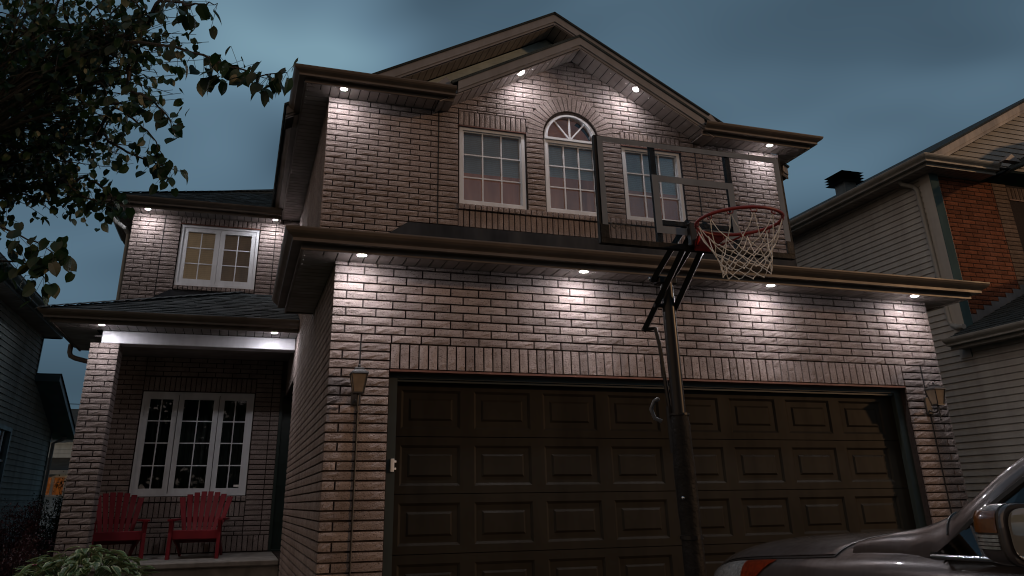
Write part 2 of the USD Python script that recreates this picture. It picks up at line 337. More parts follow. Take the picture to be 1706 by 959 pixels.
def bond(region, fr, s0, s1, zref, z0, z1, wall, mat='brick', owner=None, nx=5, nz=3, parity=0, stack=False, head=0.105, h=H, pitch=PITCH, right_head=False):
    """running bond inside a region; courses line up with zref"""
    k0, k1 = math.floor((z0 - zref) / h) - 1, math.ceil((z1 - zref) / h) + 1
    for k in range(k0, k1):
        a, b = zref + k * h + J / 2, zref + (k + 1) * h - J / 2
        if b < z0 or a > z1: continue
        if stack: cuts = [s0, s1]
        else:
            cuts = [s0]; p = s0 + (pitch if (k + parity) % 2 == 0 else head)
            while p < s1 - 0.03: cuts.append(p); p += pitch
            cuts.append(s1)
        for c, d in zip(cuts[:-1], cuts[1:]):
            jit = rng.uniform(-.001, .001)
            r = rect(c + J / 2, a + jit, d - J / 2, b + jit)
            if region.contains(r): put(r, fr, wall, mat, owner, nx, nz)
            else: put(r.intersection(region), fr, wall, mat, owner, nx, nz)

def row(fr, s0, s1, z0, z1, n, wall, mat='brick', owner=None, proud=0.0, nx=2, nz=4):
    """n bricks on end (soldiers) or on edge (rowlock) side by side"""
    w = (s1 - s0) / n
    for k in range(n): put(rect(s0 + k * w + J / 2, z0 + J / 2, s0 + (k + 1) * w - J / 2, z1 - J / 2), fr, wall, mat, owner, nx, nz, proud)

# ================================================================== THE BRICK HOUSE
house = thing('brick_house', 'two-storey brownish-pink brick house with a double garage and lit soffit lights', 'house')
XL, XR, YU, YW = -0.466, 5.365, 1.894, 6.2        # garage corners, upper front wall, wing wall behind the porch
XUR = 5.45
FX = lambda y: frame((0, y, 0), (1, 0, 0), (0, 0, 1))        # walls that face the street; plane coordinates are (x, z)
SX = lambda x: frame((x, 0, 0), (0, -1, 0), (0, 0, 1))       # walls that face left; plane coordinates are (-y, z)

# ---- openings
ZL, ZS = 2.15, 2.98                                # garage lintel, garage soffit
ARCH = (2.465, 5.27)
def arc(r, n=40, c=ARCH): return [(c[0] + r * math.cos(t), c[1] + r * math.sin(t)) for t in np.linspace(0, math.pi, n)]
arch_open = Polygon([(2.105, 4.315), (2.825, 4.315)] + arc(0.36))
W1, W3 = rect(1.05, 4.315, 1.865, 5.30), rect(3.135, 4.315, 3.955, 5.30)
GAB = 0.555                                        # roof pitch of the gables
apex_x, apex_z = 2.52, 6.40                        # front gable, top of the brick
upper_poly = Polygon([(XL, 2.9), (XUR, 2.9), (XUR, 5.45), (apex_x + (apex_z - 5.45) / GAB, 5.45), (apex_x, apex_z), (apex_x - (apex_z - 5.45) / GAB, 5.45), (XL, 5.45)])
wing_win, porch_win = rect(-2.215, 4.275, -1.065, 5.245), rect(-2.41, 1.325, -0.90, 2.72)

def backing(name, poly, fr, depth=0.22): return obj(name, MB().prism(poly, fr, -depth, -0.017), 'mortar', house)
fg, fu, fw, fs = FX(0), FX(YU), FX(YW), SX(XL)
g_poly = Polygon([(XL, -.1), (0, -.1), (0, ZL), (4.9, ZL), (4.9, -.1), (XR, -.1), (XR, ZS), (XL, ZS)])
w_garage = backing('garage_wall', g_poly.intersection(rect(XL + .012, -1, XR - .012, 9)), fg, 0.09)
w_upper = backing('upper_wall', upper_poly.difference(unary_union([arch_open, W1, W3])).intersection(rect(XL + .012, 0, XUR - .012, 9)), fu)
w_wing = backing('wing_wall', rect(-2.91, 3.3, XL, 5.46).difference(wing_win), fw)
w_porch = backing('porch_wall', rect(-2.91, .4, -0.53, 3.3).difference(porch_win), fw)
side_poly = unary_union([rect(-4.4, -.1, -.012, ZS), rect(-6.2, 2.7, -YU - .012, 5.46), rect(-4.4, -.1, -YU, 3.5)])
w_side = backing('side_wall', side_poly, fs)
w_pier = obj('porch_pier', MB().box(-2.906, -2.594, 4.603, 4.93, .45, 3.085), 'mortar', house)
frg = SX(0)
# ---- garage front: bond above the lintel, two stacked columns each side of the door, soldier course
bond(rect(XL, ZL + 3 * H, XR, ZS), fg, XL, XR, ZL, ZL + 3 * H, ZS, w_garage, owner='g', nx=6, nz=3, parity=1)
for s0, s1, left in ((XL, XL + .234, True), (XL + .234, 0, False), (4.9, 5.13, False), (5.13, XR, True)):
    if not left: bond(rect(s0, -.1, s1, ZL + 3 * H), fg, s0, s1, ZL, -.1, ZL + 3 * H - .01, w_garage, owner='g', nx=6, nz=3, stack=True)
    elif s0 < 0: bond(rect(s0, -.1, s1, ZL + 3 * H), fg, s0, s1, ZL, -.1, ZL + 3 * H - .01, w_garage, owner='g', nx=5, nz=3, head=.098)
    else:
        for k in range(-34, 3):
            a, b = ZL + k * H + J / 2, ZL + (k + 1) * H - J / 2
            for c, d in ([(s0, s1)] if k % 2 else [(s0, s1 - .098), (s1 - .098, s1)]): put(rect(c + J / 2, a, d - J / 2, b), fg, w_garage, 'brick', 'g', 5, 3)
row(fg, 0, 4.9, ZL + .004, ZL + 3 * H, 65, w_garage, owner='g', nx=2, nz=6)
# ---- garage and main side wall (faces left)
bond(side_poly, fs, -6.2, 0, ZL, -.1, 5.45, w_side, owner='g', nx=4, nz=2, parity=1)
# ---- upper front wall
gab = lambda a, b: rect(a, 2.9, b, 7).intersection(upper_poly)
kw = dict(owner='g', nx=5, nz=3)
ZU0 = 5.379 - 21 * H
bond(gab(XL, .803), fu, XL, .803, ZU0, 3.3, 6.5, w_upper, parity=1, **kw)
bond(gab(.803, 1.04).intersection(rect(0, 0, 9, 5.484)), fu, .803, 1.04, ZU0, 3.6, 5.484, w_upper, stack=True, **kw)
ring = Polygon(arc(.575) + [(ARCH[0] - .575, 5.30), (ARCH[0] + .575, 5.30)]).buffer(.004)
low = rect(0, 4.315, 9, 5.484).difference(arch_open.buffer(.002)).difference(ring)
bond(low, fu, 1.875, 2.10, ZU0, 4.315, 5.484, w_upper, stack=True, **kw)
bond(low, fu, 2.83, 3.125, ZU0, 4.315, 5.484, w_upper, stack=True, **kw)
bond(gab(3.965, 4.17).intersection(rect(0, 0, 9, 5.484)), fu, 3.965, 4.17, ZU0, 3.6, 5.484, w_upper, stack=True, **kw)
bond(gab(4.17, XUR), fu, 4.17, XUR, ZU0, 3.6, 6.5, w_upper, **kw)
bond(gab(.803, 4.17).intersection(rect(0, 5.484, 9, 9)).difference(ring), fu, .803, 4.17, ZU0, 5.484, 6.5, w_upper, **kw)
row(fu, 1.04, 1.875, 5.30, 5.484, 13, w_upper, owner='g')
row(fu, 3.125, 3.965, 5.30, 5.484, 13, w_upper, owner='g')
row(fu, 1.035, 3.97, 4.242, 4.315, 44, w_upper, owner='g', proud=.022, nz=3)
row(fu, 1.035, 3.97, 4.04, 4.240, 44, w_upper, owner='g')
nA = 25
for k in range(nA):                                 # the arch of bricks on end
    a0, a1 = math.pi * k / nA + .012, math.pi * (k + 1) / nA - .012
    pg = Polygon([(ARCH[0] + r * math.cos(a), ARCH[1] + .03 + r * math.sin(a)) for r, a in ((.372, a0), (.57, a0 - .004), (.57, a1 + .004), (.372, a1))])
    put(pg, fu, w_upper, 'brick', 'g', 2, 4)
# ---- wing above the porch
ZW0 = 5.297 - 30 * H
kw = dict(owner='g', nx=4, nz=2)
bond(rect(-2.92, 3.6, -2.46, 5.45), fw, -2.92, -2.46, ZW0, 3.7, 5.45, w_wing, **kw)
bond(rect(-2.46, 3.6, -2.225, 5.45), fw, -2.46, -2.225, ZW0, 3.9, 5.45, w_wing, stack=True, **kw)
bond(rect(-1.055, 3.6, -.82, 5.45), fw, -1.055, -.82, ZW0, 3.9, 5.45, w_wing, stack=True, **kw)
bond(rect(-.82, 3.6, XL, 5.45), fw, -.82, XL, ZW0, 3.9, 5.45, w_wing, **kw)
row(fw, -2.225, -1.055, 5.25, 5.44, 17, w_wing, owner='g')
row(fw, -2.22, -1.06, 4.20, 4.275, 17, w_wing, owner='g', proud=.022)
# ---- porch back wall
ZP0 = 2.268 - 40 * H
bond(rect(-2.92, .82, -2.42, 3.3), fw, -2.92, -2.42, ZP0, .82, 3.25, w_porch, **kw)
bond(rect(-2.42, 2.93, -.53, 3.3), fw, -2.42, -.53, ZP0, 2.93, 3.25, w_porch, **kw)
bond(rect(-.89, .82, -.53, 2.93), fw, -.89, -.655, ZP0, .82, 2.93, w_porch, stack=True, **kw)
bond(rect(-.655, .82, -.53, 2.93), fw, -.655, -.53, ZP0, .82, 2.93, w_porch, stack=True, **kw)
bond(rect(-2.42, .82, -.89, 1.05), fw, -2.42, -.89, ZP0, .82, 1.05, w_porch, **kw)
row(fw, -2.42, -.89, 2.725, 2.925, 22, w_porch, owner='g')
row(fw, -2.42, -.885, 1.25, 1.325, 22, w_porch, owner='g', proud=.022)
row(fw, -2.42, -.89, 1.055, 1.248, 22, w_porch, owner='g')
row(fw, -2.92, -.53, .61, .815, 34, w_porch, owner='g')
# ---- porch pier (front and right face)
fp, fpr = FX(4.59), frame((-2.582, 0, 0), (0, 1, 0), (0, 0, 1))
bond(rect(-2.92, .4, -2.582, 3.09), fp, -2.92, -2.582, 3.088, .5, 3.07, w_pier, owner='g', nx=5, nz=3, head=.105)
bond(rect(4.60, .4, 4.94, 3.09), fpr, 4.60, 4.94, 3.088, .5, 3.07, w_pier, owner='g', nx=4, nz=2, parity=1)

# the 300 bricks that stand nearest are meshes of their own, the rest one part
mine = sorted([p for p in PIECES if p[4] == 'g'], key=lambda p: p[0])
vis = [p for p in mine if p[1] == w_garage][:300]
ids = {id(p) for p in vis}
for p in vis: obj('brick', p[3], p[2], p[1])
rest = MB()
for p in mine:
    if id(p) not in ids: rest.add(*p[3].arrays())
obj('bricks', rest, 'brick', house, kind='stuff')

# control joints in the brickwork
for x, z0, z1, y in ((XL + .234, 0, ZL + 3 * H, 0), (5.13, 0, ZL + 3 * H, 0), (.803, 3.6, 5.45, YU), (4.17, 3.6, 5.45, YU), (-2.46, 4.0, 5.4, YW), (-.82, 4.1, 5.4, YW)):
    obj('control_joint', MB().box(x - .0035, x + .0035, y - .003, y + .012, z0, z1), 'groove', house)

# ---- steel angles over the openings
obj('lintel', MB().box(.0, 4.9, -.004, .085, ZL - .014, ZL + .001), 'lintel_steel', house)
for a, b in ((1.04, 1.875), (3.125, 3.965)): obj('lintel', MB().box(a, b, YU - .003, YU + .06, 5.288, 5.30), 'lintel_steel', house)
obj('lintel', MB().box(-2.225, -1.055, YW - .003, YW + .06, 5.237, 5.249), 'lintel_steel', house)

# ---- garage door
jamb = MB()
jamb.box(.0, .05, .095, .22, 0, ZL - .014).box(4.85, 4.9, .095, .22, 0, ZL - .014).box(.05, 4.85, .095, .22, ZL - .075, ZL - .014)
jamb.box(.0, .075, .078, .095, 0, ZL - .014).box(4.825, 4.9, .078, .095, 0, ZL - .014).box(.075, 4.825, .078, .095, ZL - .055, ZL - .014)
obj('door_jamb', jamb, 'door_trim', house)
YD = 0.155
fd = FX(YD)
door = obj('garage_door', MB().box(.04, 4.86, YD + .012, YD + .05, 0, ZL - .05), 'door_dark', house)
SEC = 0.4135
for k in range(5):
    z0, z1 = 2.083 - (k + 1) * SEC + .003, 2.083 - k * SEC - .003
    xs = [(.125 + .5875 * i, .125 + .5875 * i + .475) for i in range(8)]
    cells = [rect(a, z0 + .055, b, z1 - .06) for a, b in xs]
    fr_ = MB()
    fr_.prism(rect(.05, z0, 4.85, z1).difference(unary_union(cells)), fd, -.011, 0)
    for (a, b), c in zip(xs, cells):                # sloping edge of each recess
        c0, c1 = z0 + .055, z1 - .06; e = .018
        o = np.array([(a, c0), (b, c0), (b, c1), (a, c1)]); i_ = np.array([(a + e, c0 + e), (b - e, c0 + e), (b - e, c1 - e), (a + e, c1 - e)])
        v = np.vstack([np.column_stack([o, np.zeros(4)]), np.column_stack([i_, np.full(4, -.0105)])])
        fr_.add(fd(v), [[q, (q + 1) % 4, 4 + (q + 1) % 4, 4 + q] for q in range(4)])
    obj('door_section', fr_, 'door_dark', door)
    for a, b in xs:
        c0, c1 = z0 + .055, z1 - .06; m0 = .062; m1 = .078
        o = np.array([(a + m0, c0 + m0), (b - m0, c0 + m0), (b - m0, c1 - m0), (a + m0, c1 - m0)]); i_ = np.array([(a + m1, c0 + m1), (b - m1, c0 + m1), (b - m1, c1 - m1), (a + m1, c1 - m1)])
        v = np.vstack([np.column_stack([o, np.full(4, -.0118)]), np.column_stack([i_, np.full(4, -.002)])])
        obj('raised_panel', MB().add(fd(v), [[q, (q + 1) % 4, 4 + (q + 1) % 4, 4 + q] for q in range(4)] + [[4, 5, 6, 7]]), 'door_dark', door)
kp = obj('door_sensor', MB().cbox(.038, .066, .055, .078, 1.41, 1.503, .003), 'white_plastic', house, label='small white sensor plate on the left jamb of the garage door')
obj('bracket', MB().cbox(.063, .082, .060, .075, 1.425, 1.44, .002).cbox(.063, .082, .060, .075, 1.475, 1.49, .002), 'white_plastic', kp)

# ---- windows
def room(parent, fr, s0, s1, z0, z1, d=0.7, mat='dark_room', name='room'):
    mb = MB(); v = fr(np.array([(s0, z0, -.12), (s1, z0, -.12), (s1, z1, -.12), (s0, z1, -.12), (s0, z0, -d), (s1, z0, -d), (s1, z1, -d), (s0, z1, -d)]))
    mb.add(v, [[0, 1, 5, 4], [1, 2, 6, 5], [2, 3, 7, 6], [3, 0, 4, 7], [4, 5, 6, 7]])
    return obj(name, mb, mat, parent)
def sash(mb, fr, s0, s1, z0, z1, w, d0, d1):
    mb.prism(rect(s0, z0, s1, z1).difference(rect(s0 + w, z0 + w, s1 - w, z1 - w)), fr, d0, d1)
def bars(fr, s0, s1, z0, z1, ns, nz, w=.015, d=(-.062, -.046)):
    mb = MB()
    for i in range(1, ns): c = s0 + (s1 - s0) * i / ns; mb.prism(rect(c - w / 2, z0, c + w / 2, z1), fr, *d)
    for i in range(1, nz): c = z0 + (z1 - z0) * i / nz; mb.prism(rect(s0, c - w / 2, s1, c + w / 2), fr, d[0] + .001, d[1] - .001)
    return mb
def pane(fr, poly, parent, d=-.068): obj('pane', MB().prism(poly, fr, d - .004, d), 'pane', parent)
def slats(fr, s0, s1, z0, z1, pitch=.025, d=-.105, ang=.22):
    mb = MB(); z = z1
    while z > z0:
        c, s_ = math.cos(ang) * pitch * .53, math.sin(ang) * pitch * .53
        v = np.array([(s0, z - c, d + s_), (s1, z - c, d + s_), (s1, z + c, d - s_), (s0, z + c, d - s_)])
        mb.add(fr(v), [[0, 1, 2, 3]]); z -= pitch
    return mb
for (a, b, z0, z1), nm in (((1.055, 1.86, 4.32, 5.29), 'l'), ((3.14, 3.95, 4.32, 5.29), 'r')):
    f_ = MB(); sash(f_, fu, a, b, z0, z1, .042, -.10, -.022)
    sash(f_, fu, a + .042, b - .042, z0 + .042, z1 - .042, .016, -.085, -.040)
    w = obj('window', f_, 'white_frame', house)
    i0, i1, j0, j1 = a + .058, b - .058, z0 + .058, z1 - .058
    obj('muntins', bars(fu, i0, i1, j0, j1, 3, 3), 'white_frame', w)
    pane(fu, rect(i0 - .01, j0 - .01, i1 + .01, j1 + .01), w)
    obj('blind', slats(fu, i0 - .03, i1 + .03, j0 + .36, j1 + .02), 'blind', w)
    room(w, fu, a + .02, b - .02, z0 + .02, z1 - .02, .5, 'glowing_room')
f_ = MB(); sash(f_, fu, 2.11, 2.82, 4.32, 5.265, .045, -.10, -.022)
sash(f_, fu, 2.155, 2.775, 4.365, 5.22, .016, -.085, -.040)
hb = lambda r: Polygon(arc(r, 36, (2.465, 5.285)))
f_.prism(hb(.352).difference(Polygon(arc(.305, 36, (2.465, 5.30)))), fu, -.10, -.020)
f_.prism(rect(2.115, 5.262, 2.815, 5.292), fu, -.09, -.004)
w = obj('window', f_, 'white_frame', house, label='arched centre window with a fanlight above nine panes')
mt = bars(fu, 2.171, 2.759, 4.381, 5.204, 3, 3)
for t in (50, 90, 130):
    c, s_ = math.cos(math.radians(t)), math.sin(math.radians(t))
    mt.prism(LineString([(2.465 + .02 * c, 5.30 + .02 * s_), (2.465 + .31 * c, 5.30 + .31 * s_)]).buffer(.0095), fu, -.062, -.046)
obj('muntins', mt, 'white_frame', w)
pane(fu, rect(2.165, 4.375, 2.765, 5.21), w); pane(fu, Polygon(arc(.31, 30, (2.465, 5.30))), w)
obj('blind', slats(fu, 2.13, 2.80, 4.80, 5.22), 'blind', w)
room(w, fu, 2.13, 2.80, 4.34, 5.60, .5, 'glowing_room')
# wing window: two casements with amber-lit blinds
f_ = MB(); sash(f_, fw, -2.215, -1.065, 4.277, 5.237, .04, -.10, -.020)
for a, b in ((-2.178, -1.642), (-1.638, -1.102)): sash(f_, fw, a, b, 4.315, 5.2, .07, -.088, -.030)
w = obj('window', f_, 'white_frame', house, label='two-casement window over the porch roof with amber-lit blinds')
for a, b in ((-2.108, -1.712), (-1.568, -1.172)):
    obj('muntins', bars(fw, a, b, 4.385, 5.13, 2, 3), 'white_frame', w)
    pane(fw, rect(a - .01, 4.375, b + .01, 5.14), w)
obj('blind', slats(fw, -2.17, -1.645, 4.34, 5.18, .03), 'amber_blind', w)
obj('blind', slats(fw, -1.635, -1.11, 4.34, 5.18, .03), 'dim_blind', w)
room(w, fw, -2.19, -1.09, 4.30, 5.21, .5)
# porch window: three tall lights
f_ = MB(); sash(f_, fw, -2.408, -.902, 1.328, 2.715, .032, -.10, -.015)
PWX = ((-2.378, -1.935), (-1.925, -1.385), (-1.375, -.932))
for a, b in PWX: sash(f_, fw, a, b, 1.358, 2.685, .068, -.088, -.028)
w = obj('window', f_, 'white_frame', house, label='white three-part window on the porch behind the red chairs')
for a, b in PWX:
    obj('muntins', bars(fw, a + .068, b - .068, 1.426, 2.617, 2, 4), 'white_frame', w)
    pane(fw, rect(a + .06, 1.418, b - .06, 2.625), w)
cu = MB()
for a, b in ((-2.32, -1.98), (-1.90, -1.42), (-1.32, -.96)):
    xs = np.linspace(a, b, 40); cu.grid(fw(np.array([(x, z, -.2 + .025 * math.sin(x * 60) + .01 * math.sin(x * 143)) for x in xs for z in (1.36, 2.68)])).reshape(40, 2, 3))
obj('curtain', cu, 'curtain', w)
obj('sticker', MB().prism(rect(-1.07, 1.44, -.985, 1.468), fw, -.068, -.066), 'white_plastic', w)
room(w, fw, -2.39, -.92, 1.345, 2.70, .9)
# entry door, mostly behind the garage's side wall
d_ = obj('entry_door', MB().box(-.53, .5, 6.30, 6.34, .62, 2.72), 'entry_door', house)
obj('door_frame', MB().box(-.53, -.49, 6.2, 6.31, .62, 2.75).box(-.49, .5, 6.22, 6.30, 2.69, 2.75).box(-.53, .5, 6.2, 6.34, .58, .62), 'entry_door', d_)
bk = MB()
for k in range(6): rough_brick(bk, frame((0, 6.3, 0), (1, 0, 0), (0, 0, 1)), -.525, -.30, 2.76 + k * H, 2.76 + k * H + .058, 4, 2)
bk.box(-.53, .5, 6.315, 6.34, 2.72, 3.3)
obj('entry_bricks', bk, 'brick', house)
obj('entry_wall', MB().box(.5, .54, 4.45, 6.34, .5, 3.3).box(XL + .02, .5, 4.45, 4.5, .5, 3.3).box(XL - .0, .54, 4.5, 6.34, 3.2, 3.3).box(XL, .54, 4.4, 6.3, .5, .6), 'mortar', house)

# ---- eaves: fascia, gutter and soffit boards along mitred runs
def eave(path, zs, inner=0.0, cap='gutter', gut=None, over=(.262, .414)):
    a, b = over; q = b - .414
    sweep_f = [(a, zs - .012), (a + .02, zs - .012), (a + .02, zs + .122), (a, zs + .122)]
    mb, nrm, M = sweep(sweep_f, path)
    obj('fascia', mb, cap, house)
    lip = LineString([(a + .021, zs + .115), (a + .021, zs + .036), (a + .088, zs + .036), (a + .088, zs + .058), (a + .10, zs + .068), (a + .128, zs + .085), (a + .142, zs + .100), (b - .003, zs + .118), (b - .003, zs + .126), (b - .014, zs + .126)])
    pg = lip.buffer(.0022, cap_style=2, join_style=2)
    mb, _, _ = sweep(list(pg.exterior.coords)[:-1], gut if gut is not None else path)
    obj('gutter', mb, cap, house)
    back, boards = MB(), []
    p = np.asarray(path, float)
    for i in range(len(p) - 1):
        A, B = p[i], p[i + 1]; d = (B - A) / np.linalg.norm(B - A); n = nrm[i]; L = np.linalg.norm(B - A)
        reg = Polygon([tuple(A - inner * M[i]), tuple(B - inner * M[i + 1]), tuple(B + a * M[i + 1]), tuple(A + a * M[i])])
        up = frame((0, 0, zs), (1, 0, 0), (0, 1, 0))
        back.prism(reg, up, .012, .02)
        ext = a * 1.2; k = -math.ceil(ext / .107)
        while k * .107 < L + ext:
            s0, s1 = k * .107 + .0055, (k + 1) * .107 - .0055
            st = Polygon([tuple(A + d * s0 - n * (inner + .01)), tuple(A + d * s1 - n * (inner + .01)), tuple(A + d * s1 + n * a), tuple(A + d * s0 + n * a)])
            g = st.intersection(reg)
            if g.area > .001: boards.append(MB().prism(g, up, 0, .009))
            k += 1
    s = obj('soffit', back, 'groove', house)
    for b_ in boards: obj('soffit_board', b_, 'soffit', s)
eave([(XL, 1.885), (XL, 0), (XR, 0), (XR, 1.885)], ZS)
eave([(XL, 7.5), (XL, YU), (0.91, YU)], 5.445)
eave([(4.13, YU), (XUR, YU), (XUR, 7.5)], 5.445)
eave([(-2.92, 8.0), (-2.92, YW), (XL - .3, YW)], 5.355)
eave([(-3.03, 6.15), (-3.03, 4.465), (XL - .003, 4.465)], 3.243, inner=.15)
obj('soffit_end', MB().box(XL - .28, XL - .002, 1.885, 1.90, ZS - .012, ZS + .11).box(XR + .002, XR + .28, 1.885, 1.90, ZS - .012, ZS + .11), 'gutter', house)
# small metal saddles where the gable rakes meet the eaves
for x, z in ((.80, 5.58), (4.27, 5.58)):
    fr_ = FX(1.62); obj('rake_return', MB().prism(Polygon([(x - .19, z - .03), (x + .18, z - .03), (x + .02, z + .17)]), fr_, -.12, 0), 'rake', house)

# ---- porch beam, ceiling and floor
obj('porch_beam', MB().cbox(-2.80, XL - .002, 4.602, 4.82, 3.088, 3.238, .006), 'beam_white', house)
obj('porch_ceiling', MB().box(-2.92, XL - .002, 4.82, 6.19, 3.20, 3.22), 'soffit', house)
sl = MB().cbox(-3.1, XL - .004, 4.42, 6.188, .535, .60, .012)
obj('porch_floor', sl, 'concrete', house)
obj('porch_step', MB().cbox(-2.2, XL - .004, 4.1, 4.50, .0, .33, .012).box(-3.05, XL - .004, 4.47, 6.18, 0, .535), 'concrete', house)

# ---- the walls that face away
obj('far_side_wall', MB().box(-2.915, -2.72, 6.42, 12, 0, 5.44), 'brick', house)
obj('far_side_wall', MB().box(5.15, 5.36, .095, 1.9, 0, 2.98), 'brick', house)
obj('far_side_wall', MB().box(5.24, 5.445, 2.12, 12, 0, 5.44), 'brick', house)
obj('back_wall', MB().box(-2.72, 5.24, 11.8, 12, 0, 5.44), 'brick', house)

# ---- roofs
def shingles(poly, fr, parent, expo=.128):
    """overlapping shingle tabs on a roof plane given as an outline in (along, up) coordinates"""
    mb = MB(); a, b, c, d = poly.bounds; k = 0; z = b
    while z < d:
        s = a - rng.uniform(0, .3)
        while s < c:
            w = rng.choice([.11, .16, .21, .27]); r = rect(s + .0015, z, s + w - .0015, min(z + expo + .01, d))
            g = r.intersection(poly)
            if g.area > .0008:
                t = rng.choice([.006, .010, .013])
                for h in getattr(g, 'geoms', [g]):
                    if h.geom_type != 'Polygon' or h.area < .0005: continue
                    h = h.convex_hull; xy = np.array(h.exterior.coords)[:-1]; n = len(xy)
                    top = t * (1 - (xy[:, 1] - z) / (expo + .012)) + .001
                    v = fr(np.vstack([np.column_stack([xy, np.zeros(n)]), np.column_stack([xy, top])]))
                    f = [[i, (i + 1) % n, n + (i + 1) % n] for i in range(n)] + [[i, n + (i + 1) % n, n + i] for i in range(n)] + [[n, n + i, n + i + 1] for i in range(1, n - 1)]
                    mb.add(v, f)
            s += w
        z += expo; k += 1
    return obj('shingles', mb, 'shingle', parent, kind='stuff')
def slope(m): c = 1 / math.hypot(1, m); return c, m * c
def roof(name, P, m='shingle', parent=None, t=.02):
    """a roof deck from a list of 3-D outline polygons"""
    mb = MB()
    for q in P:
        q = np.array(q, float); n = np.cross(q[1] - q[0], q[2] - q[0]); n /= np.linalg.norm(n); n *= np.sign(n[2]); k = len(q)
        v = np.vstack([q, q - n * t])
        f = [[0, i, i + 1] for i in range(1, k - 1)] + [[k, k + i + 1, k + i] for i in range(1, k - 1)]
        for i in range(k): j = (i + 1) % k; f += [[i, j, k + j], [i, k + j, k + i]]
        mb.add(v, f)
    return obj(name, mb, m, parent or house)
ME = .39; c, s_ = slope(ME); ex, ey, ez = -3.425, 4.07, 3.365; run = YW - ey
pr_ = roof('porch_roof', [[(ex, ey, ez), (XL, ey, ez), (XL, YW, ez + ME * run), (ex + run, YW, ez + ME * run)], [(ex, ey, ez), (ex + run, YW, ez + ME * run), (ex, YW, ez)]])
shingles(Polygon([(ex, 0), (XL, 0), (XL, run / c), (ex + run, run / c)]), frame((0, ey, ez), (1, 0, 0), (0, c, s_)), pr_)
shingles(Polygon([(-YW, 0), (-ey, 0), (-YW, run / c)]), frame((ex, 0, ez), (0, -1, 0), (c, 0, s_)), pr_)
cap_ = MB()
for k in range(19):
    t = k * .115; p = np.array([ex + t, ey + t, ez + ME * t + .012]); cap_.add([p + (-.07, .05, -.012), p + (.05, -.07, -.012), p + (.05 + .12, -.07 + .12, ME * .12 + .004), p + (-.07 + .12, .05 + .12, ME * .12 + .004), p + (0, 0, .016), p + (.12, .12, ME * .12 + .022)], [[0, 4, 5, 3], [4, 1, 2, 5], [0, 1, 4, 4]])
obj('hip_shingles', cap_, 'shingle', pr_, kind='stuff')
obj('apron_flashing', MB().prism(Polygon([(-2.62, 3.98), (-2.26, 4.195), (XL, 4.195), (XL, 3.95)]), fw, .004, .012), 'flashing', house)
MW = .5; c, s_ = slope(MW); wx, wy, wz = -3.31, 5.81, 5.475; rn = 3.4
wr = roof('wing_roof', [[(wx, wy, wz), (XL, wy, wz), (XL, wy + rn, wz + MW * rn), (wx + rn, wy + rn, wz + MW * rn)], [(wx, wy, wz), (wx + rn, wy + rn, wz + MW * rn), (wx, wy + 6, wz)]])
shingles(Polygon([(wx, 0), (XL, 0), (XL, (XL - wx) / c), (XL - .001, (XL - wx) / c)]), frame((0, wy, wz), (1, 0, 0), (0, c, s_)), wr)
cap_ = MB()
for k in range(24):
    t = k * .115; p = np.array([wx + t, wy + t, wz + MW * t + .012]); cap_.add([p + (-.07, .05, -.012), p + (.05, -.07, -.012), p + (.17, .05, MW * .12 + .004), p + (.05, .17, MW * .12 + .004), p + (0, 0, .016), p + (.12, .12, MW * .12 + .022)], [[0, 4, 5, 3], [4, 1, 2, 5], [0, 1, 4, 4]])
obj('hip_shingles', cap_, 'shingle', wr, kind='stuff')
gx0, gx1, gy, gz, mg = XL - .40, XR + .40, -.40, ZS + .125, .345; rn = YU - gy
gr = roof('garage_roof', [[(gx0, gy, gz), (gx1, gy, gz), (gx1 - 1.0, YU, gz + mg * rn), (gx0 + 1.3, YU, gz + mg * rn)], [(gx0, gy, gz), (gx0 + 1.3, YU, gz + mg * rn), (gx0, YU, gz)], [(gx1, gy, gz), (gx1, YU, gz), (gx1 - 1.0, YU, gz + mg * rn)]])
obj('apron_flashing', MB().prism(Polygon([(.10, 3.77), (.47, 4.035), (5.449, 4.035), (5.449, 3.77)]), fu, .004, .012), 'flashing', house)
# front gable
def rakes(ax, az, x0, x1, yf, m, name, hi=.105, lo=.052):
    for sgn, xe in ((-1, x0), (1, x1)):
        zt = lambda x, o: az - m * abs(x - ax) - o
        fr_ = FX(yf)
        a, b = sorted((ax, xe))
        band = lambda o0, o1: Polygon([(a, zt(a, o0)), (b, zt(b, o0)), (b, zt(b, o1)), (a, zt(a, o1))])
        r = obj('rake_board', MB().prism(band(0, hi), fr_, -.02, .014), 'rake', house)
        obj('rake_trim', MB().prism(band(hi + .002, hi + lo), fr_, -.02, 0), 'rake', r)
rakes(2.52, 6.565, .955, 4.165, 1.604, GAB, 'front')
ca, sa = math.cos(math.atan(GAB)), math.sin(math.atan(GAB))
for sgn in (-1, 1):
    fr_ = frame((2.52, YU, apex_z - .004), (sgn * ca, 0, -sa), (0, -1, 0)) if sgn > 0 else frame((2.52, YU - .29, apex_z - .004), (-ca, 0, -sa), (0, 1, 0))
    Lr = 1.78 / ca
    s = obj('gable_soffit', MB().prism(rect(.002, .0, Lr, .29), fr_, -.022 if sgn < 0 else -.022, -.012), 'groove', house)
    nb = int(Lr / .107)
    for k in range(nb): obj('soffit_board', MB().prism(rect(k * .107 + .0055, 0.0, (k + 1) * .107 - .0055, .29), fr_, -.0115, -.001), 'soffit', s)
tk = .03
roof('gable_roof', [[(2.52, 1.58, 6.60), (.87, 1.58, 6.60 - GAB * 1.65), (.87, 3.2, 6.60 - GAB * 1.65), (2.52, 3.2, 6.60)], [(2.52, 1.58, 6.60), (4.25, 1.58, 6.60 - GAB * 1.73), (4.25, 3.2, 6.60 - GAB * 1.73), (2.52, 3.2, 6.60)]], t=tk)
